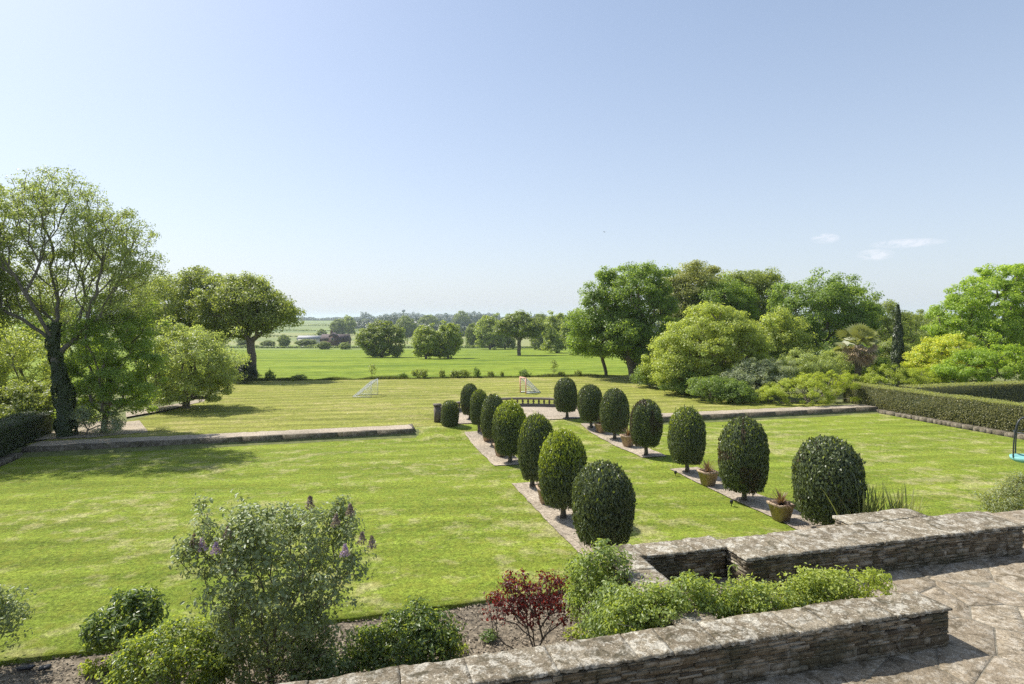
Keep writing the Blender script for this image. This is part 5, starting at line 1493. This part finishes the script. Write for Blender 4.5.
# farmhouse
x, y, z = ground_at(333, 347.8); y += 4; z = float(terr(x, y))
root = empty('farmhouse', (x, y, z), 'distant brick farmhouse with dark tiled roof beyond the bright field', 'house')
MB().box((0, 0, 1.4), (11.2, 6.4, 3.2)).build('wall', M['brick'], root)
def gable(mb, L, W, z0, h_, o=.35, axis=0, at_=(0, 0)):
    a, w = L / 2 + o, W / 2 + o; zz = z0 - .1
    pr = [(-a, -w, zz), (a, -w, zz), (a, 0, z0 + h_), (-a, 0, z0 + h_), (-a, w, zz), (a, w, zz)]
    if axis: pr = [(-q[1], q[0], q[2]) for q in pr]
    pr = [(q[0] + at_[0], q[1] + at_[1], q[2]) for q in pr]
    mb.add(pr, [(0, 1, 2, 3), (3, 2, 5, 4), (0, 4, 5, 1)], [(0, 3, 4), (1, 5, 2)])
rf = MB(); gable(rf, 11.2, 6.4, 3.0, 2.7); rf.build('roof', M['tile'], root)
MB().box((-.2, -2.4, 2.5), (3.0, 3.6, 5.0)).build('porch_bay', M['brick'], root)
rf = MB(); gable(rf, 3.6, 3.0, 5.0, 1.4, .2, 1, (-.2, -2.4)); rf.build('bay_roof', M['tile'], root)
MB().box((-1.9, .3, 6.0), (.8, .8, 2.2)).box((-1.9, .3, 7.2), (.95, .95, .18)).build('chimney', M['brick'], root)
for wx, wz, ww in ((-4, 1.6, 1.2), (2.6, 1.6, 1.0), (-.2, 3.6, 1.1)):
    yo = -3.23 if wz < 3 else -4.23
    w_ = MB().box((wx, yo, wz), (ww, .08, 1.2)).build('window', M['cream'], root)
    MB().box((wx, yo - .05, wz), (ww - .2, .05, 1.0)).build('pane', M['glass_dark'], w_)
MB().box((4.2, -3.24, 1.1), (1.9, .1, 2.2)).build('door', M['cream'], root)
x2, y2, z2 = ground_at(311, 344); root = empty('farm_shed', (x2, y2, z2), 'long pale-roofed farm building left of the brick farmhouse', 'shed')
MB().box((0, 0, 1.3), (12, 6, 2.6)).build('wall', M['cream'], root); rf = MB(); gable(rf, 12, 6, 2.6, 1.6); rf.build('roof', M['slate'], root)
MB().box((2, -3.05, 1.1), (2.4, .1, 2.2)).build('door', M['tile'], root)

# water tower on the skyline
yy = 1180.0; xx = (403.5 - CX) / F * yy; zz = float(terr(xx, yy)); k = yy / F
root = empty('water_tower', (xx, yy, zz), 'tiny water tower standing above the skyline wood', 'tower')
top = H + 8.5 * k - zz
MB().lathe([(1.3, 0), (1.1, top * .75), (1.4, top * .78)], k=12).build('shaft', M['concrete'], root, True)
MB().lathe([(1.4, top * .78), (3.6, top * .86), (3.6, top * .97), (.01, top)], k=16).build('tank', M['concrete'], root, True)

# a bird high over the garden
x = (604.5 - CX) / F * 60; z = H - (232 - VH) * 60 / F
root = empty('bird', (x, 60, z), 'tiny dark bird gliding in the sky above the tree belt', 'bird')
pts = np.array([(-.22, 0, .05), (-.1, .04, .03), (0, .06, 0), (.1, .04, .03), (.22, 0, .05), (.1, -.05, .025), (0, -.1, 0), (-.1, -.05, .025)])
bd = MB().tube([(0, -.16, 0), (0, -.06, 0), (0, .08, .005), (0, .14, .01)], [.012, .035, .03, .012], 8)
bd.add(np.concatenate([pts, pts + np.array([0, 0, .012])]), [(0, 1, 7, 7)] if False else [(1, 2, 6, 7), (2, 3, 5, 6), (9, 10, 14, 15), (10, 11, 13, 14)], [(0, 1, 7), (3, 4, 5), (8, 9, 15), (11, 12, 13)])
bd.build('body', M['black'], root)

# ================================================================== HAZE
HAZE = True
if HAZE:
    mb = MB().box((0, 2990, 10), (8000, 6060, 48))
    hm = bpy.data.materials.new('haze_air'); hm.use_nodes = True
    nt = hm.node_tree; nt.nodes.remove(nt.nodes['Principled BSDF'])
    pv = nt.nodes.new('ShaderNodeVolumePrincipled'); pv.inputs['Color'].default_value = (.74, .86, 1, 1)
    pv.inputs['Density'].default_value = .00019; pv.inputs['Anisotropy'].default_value = .2
    out = [n_ for n_ in nt.nodes if n_.type == 'OUTPUT_MATERIAL'][0]
    nt.links.new(pv.outputs[0], out.inputs['Volume'])
    o = mb.build('haze', hm); tag(o, 'thin pale haze in the air over the countryside', 'haze', kind='stuff')

# ================================================================== LIGHT AND SKY
SUN_EL, = (R(52),)
sx, sy = -0.86, 0.51
w = bpy.data.worlds.new('World'); SC.world = w; w.use_nodes = True
nt = NT(w.node_tree); bg = w.node_tree.nodes['Background']
sky = nt.n('TexSky', sky_type='NISHITA'); sky.sun_disc = False
sky.sun_elevation = SUN_EL; sky.sun_rotation = math.atan2(sx, sy)
sky.air_density = 1.0; sky.dust_density = 1.8; sky.ozone_density = 1.5; sky.altitude = 60
tc = nt.n('TexCoord')
sep = nt.n('SeparateXYZ'); nt.l(tc.outputs['Generated'], sep.inputs[0])
az = nt.math('ARCTAN2', sep.outputs[0], sep.outputs[1])
hz = nt.math('SQRT', nt.math('ADD', nt.math('MULTIPLY', sep.outputs[0], sep.outputs[0]), nt.math('MULTIPLY', sep.outputs[1], sep.outputs[1])))
el = nt.math('ARCTAN2', sep.outputs[2], hz)
# two small fair-weather cloud wisps in the sky
cmb = nt.n('CombineXYZ'); nt.l(az, cmb.inputs[0]); nt.l(nt.math('MULTIPLY', el, 2.2), cmb.inputs[1])
nz = nt.ramp(nt.noise(cmb.outputs[0], 55, 7, .65, .6), [(.35, 0.0), (.7, 1.0)])
tot = None
for a0, e0, wa, we in ((27.6, 6.7, 1.25, .5), (33.3, 5.95, 2.9, .42), (31.2, 5.15, 1.5, .55)):
    da = nt.math('DIVIDE', nt.math('SUBTRACT', az, R(a0)), R(wa)); de = nt.math('DIVIDE', nt.math('SUBTRACT', el, R(e0)), R(we))
    g = nt.math('SUBTRACT', 1.0, nt.math('ADD', nt.math('MULTIPLY', da, da), nt.math('MULTIPLY', de, de)), True)
    tot = g if tot is None else nt.math('MAXIMUM', tot, g)
cm = nt.math('MULTIPLY', nt.ramp(nt.math('MULTIPLY', nt.math('POWER', tot, 1.2), nt.math('MULTIPLY', nz, 1.5)), [(.05, 0.0), (.75, 1.0)]), .55)
skyc = nt.mix(.32, nt.mix(1.0, sky.outputs[0], (.94, .925, .945), 'MULTIPLY'), (2.95, 3.65, 4.6))
low = nt.math('POWER', nt.math('SUBTRACT', 1.0, nt.math('DIVIDE', el, .62), True), 1.8)
skyc = nt.mix(nt.math('MULTIPLY', low, .55), skyc, (4.75, 5.1, 5.55))
col = nt.mix(cm, skyc, (5.4, 5.5, 6.0))
nt.l(col, bg.inputs['Color']); bg.inputs['Strength'].default_value = .13

sd = bpy.data.lights.new('sun', 'SUN'); sd.energy = 5.0; sd.angle = R(.53); sd.color = (1.0, .955, .88)
so = bpy.data.objects.new('sun', sd); COL.objects.link(so)
ce = math.cos(SUN_EL); dv = (sx * ce, sy * ce, math.sin(SUN_EL))
from mathutils import Vector
so.rotation_euler = Vector(dv).to_track_quat('Z', 'Y').to_euler(); so.location = (-20, 20, 40)

# ================================================================== CAMERA AND RENDER
cd = bpy.data.cameras.new('camera'); co = bpy.data.objects.new('camera', cd); COL.objects.link(co)
cd.sensor_width = 36; cd.lens = F / 1024 * 36; cd.shift_y = (VH - 342) / 1024 ; cd.clip_end = 20000; cd.clip_start = .05
co.location = (0, 0, H); co.rotation_euler = (R(90), 0, 0)
SC.camera = co
vs = SC.view_settings; vs.view_transform = 'Standard'; vs.look = 'None'; vs.gamma = 1; vs.use_curve_mapping = False; vs.exposure = .50
cy = SC.cycles
cy.max_bounces = 10; cy.diffuse_bounces = 6; cy.glossy_bounces = 2; cy.transmission_bounces = 4; cy.volume_bounces = 1; cy.transparent_max_bounces = 4
cy.use_denoising = False; cy.denoising_prefilter = 'ACCURATE'; cy.sample_clamp_indirect = 6
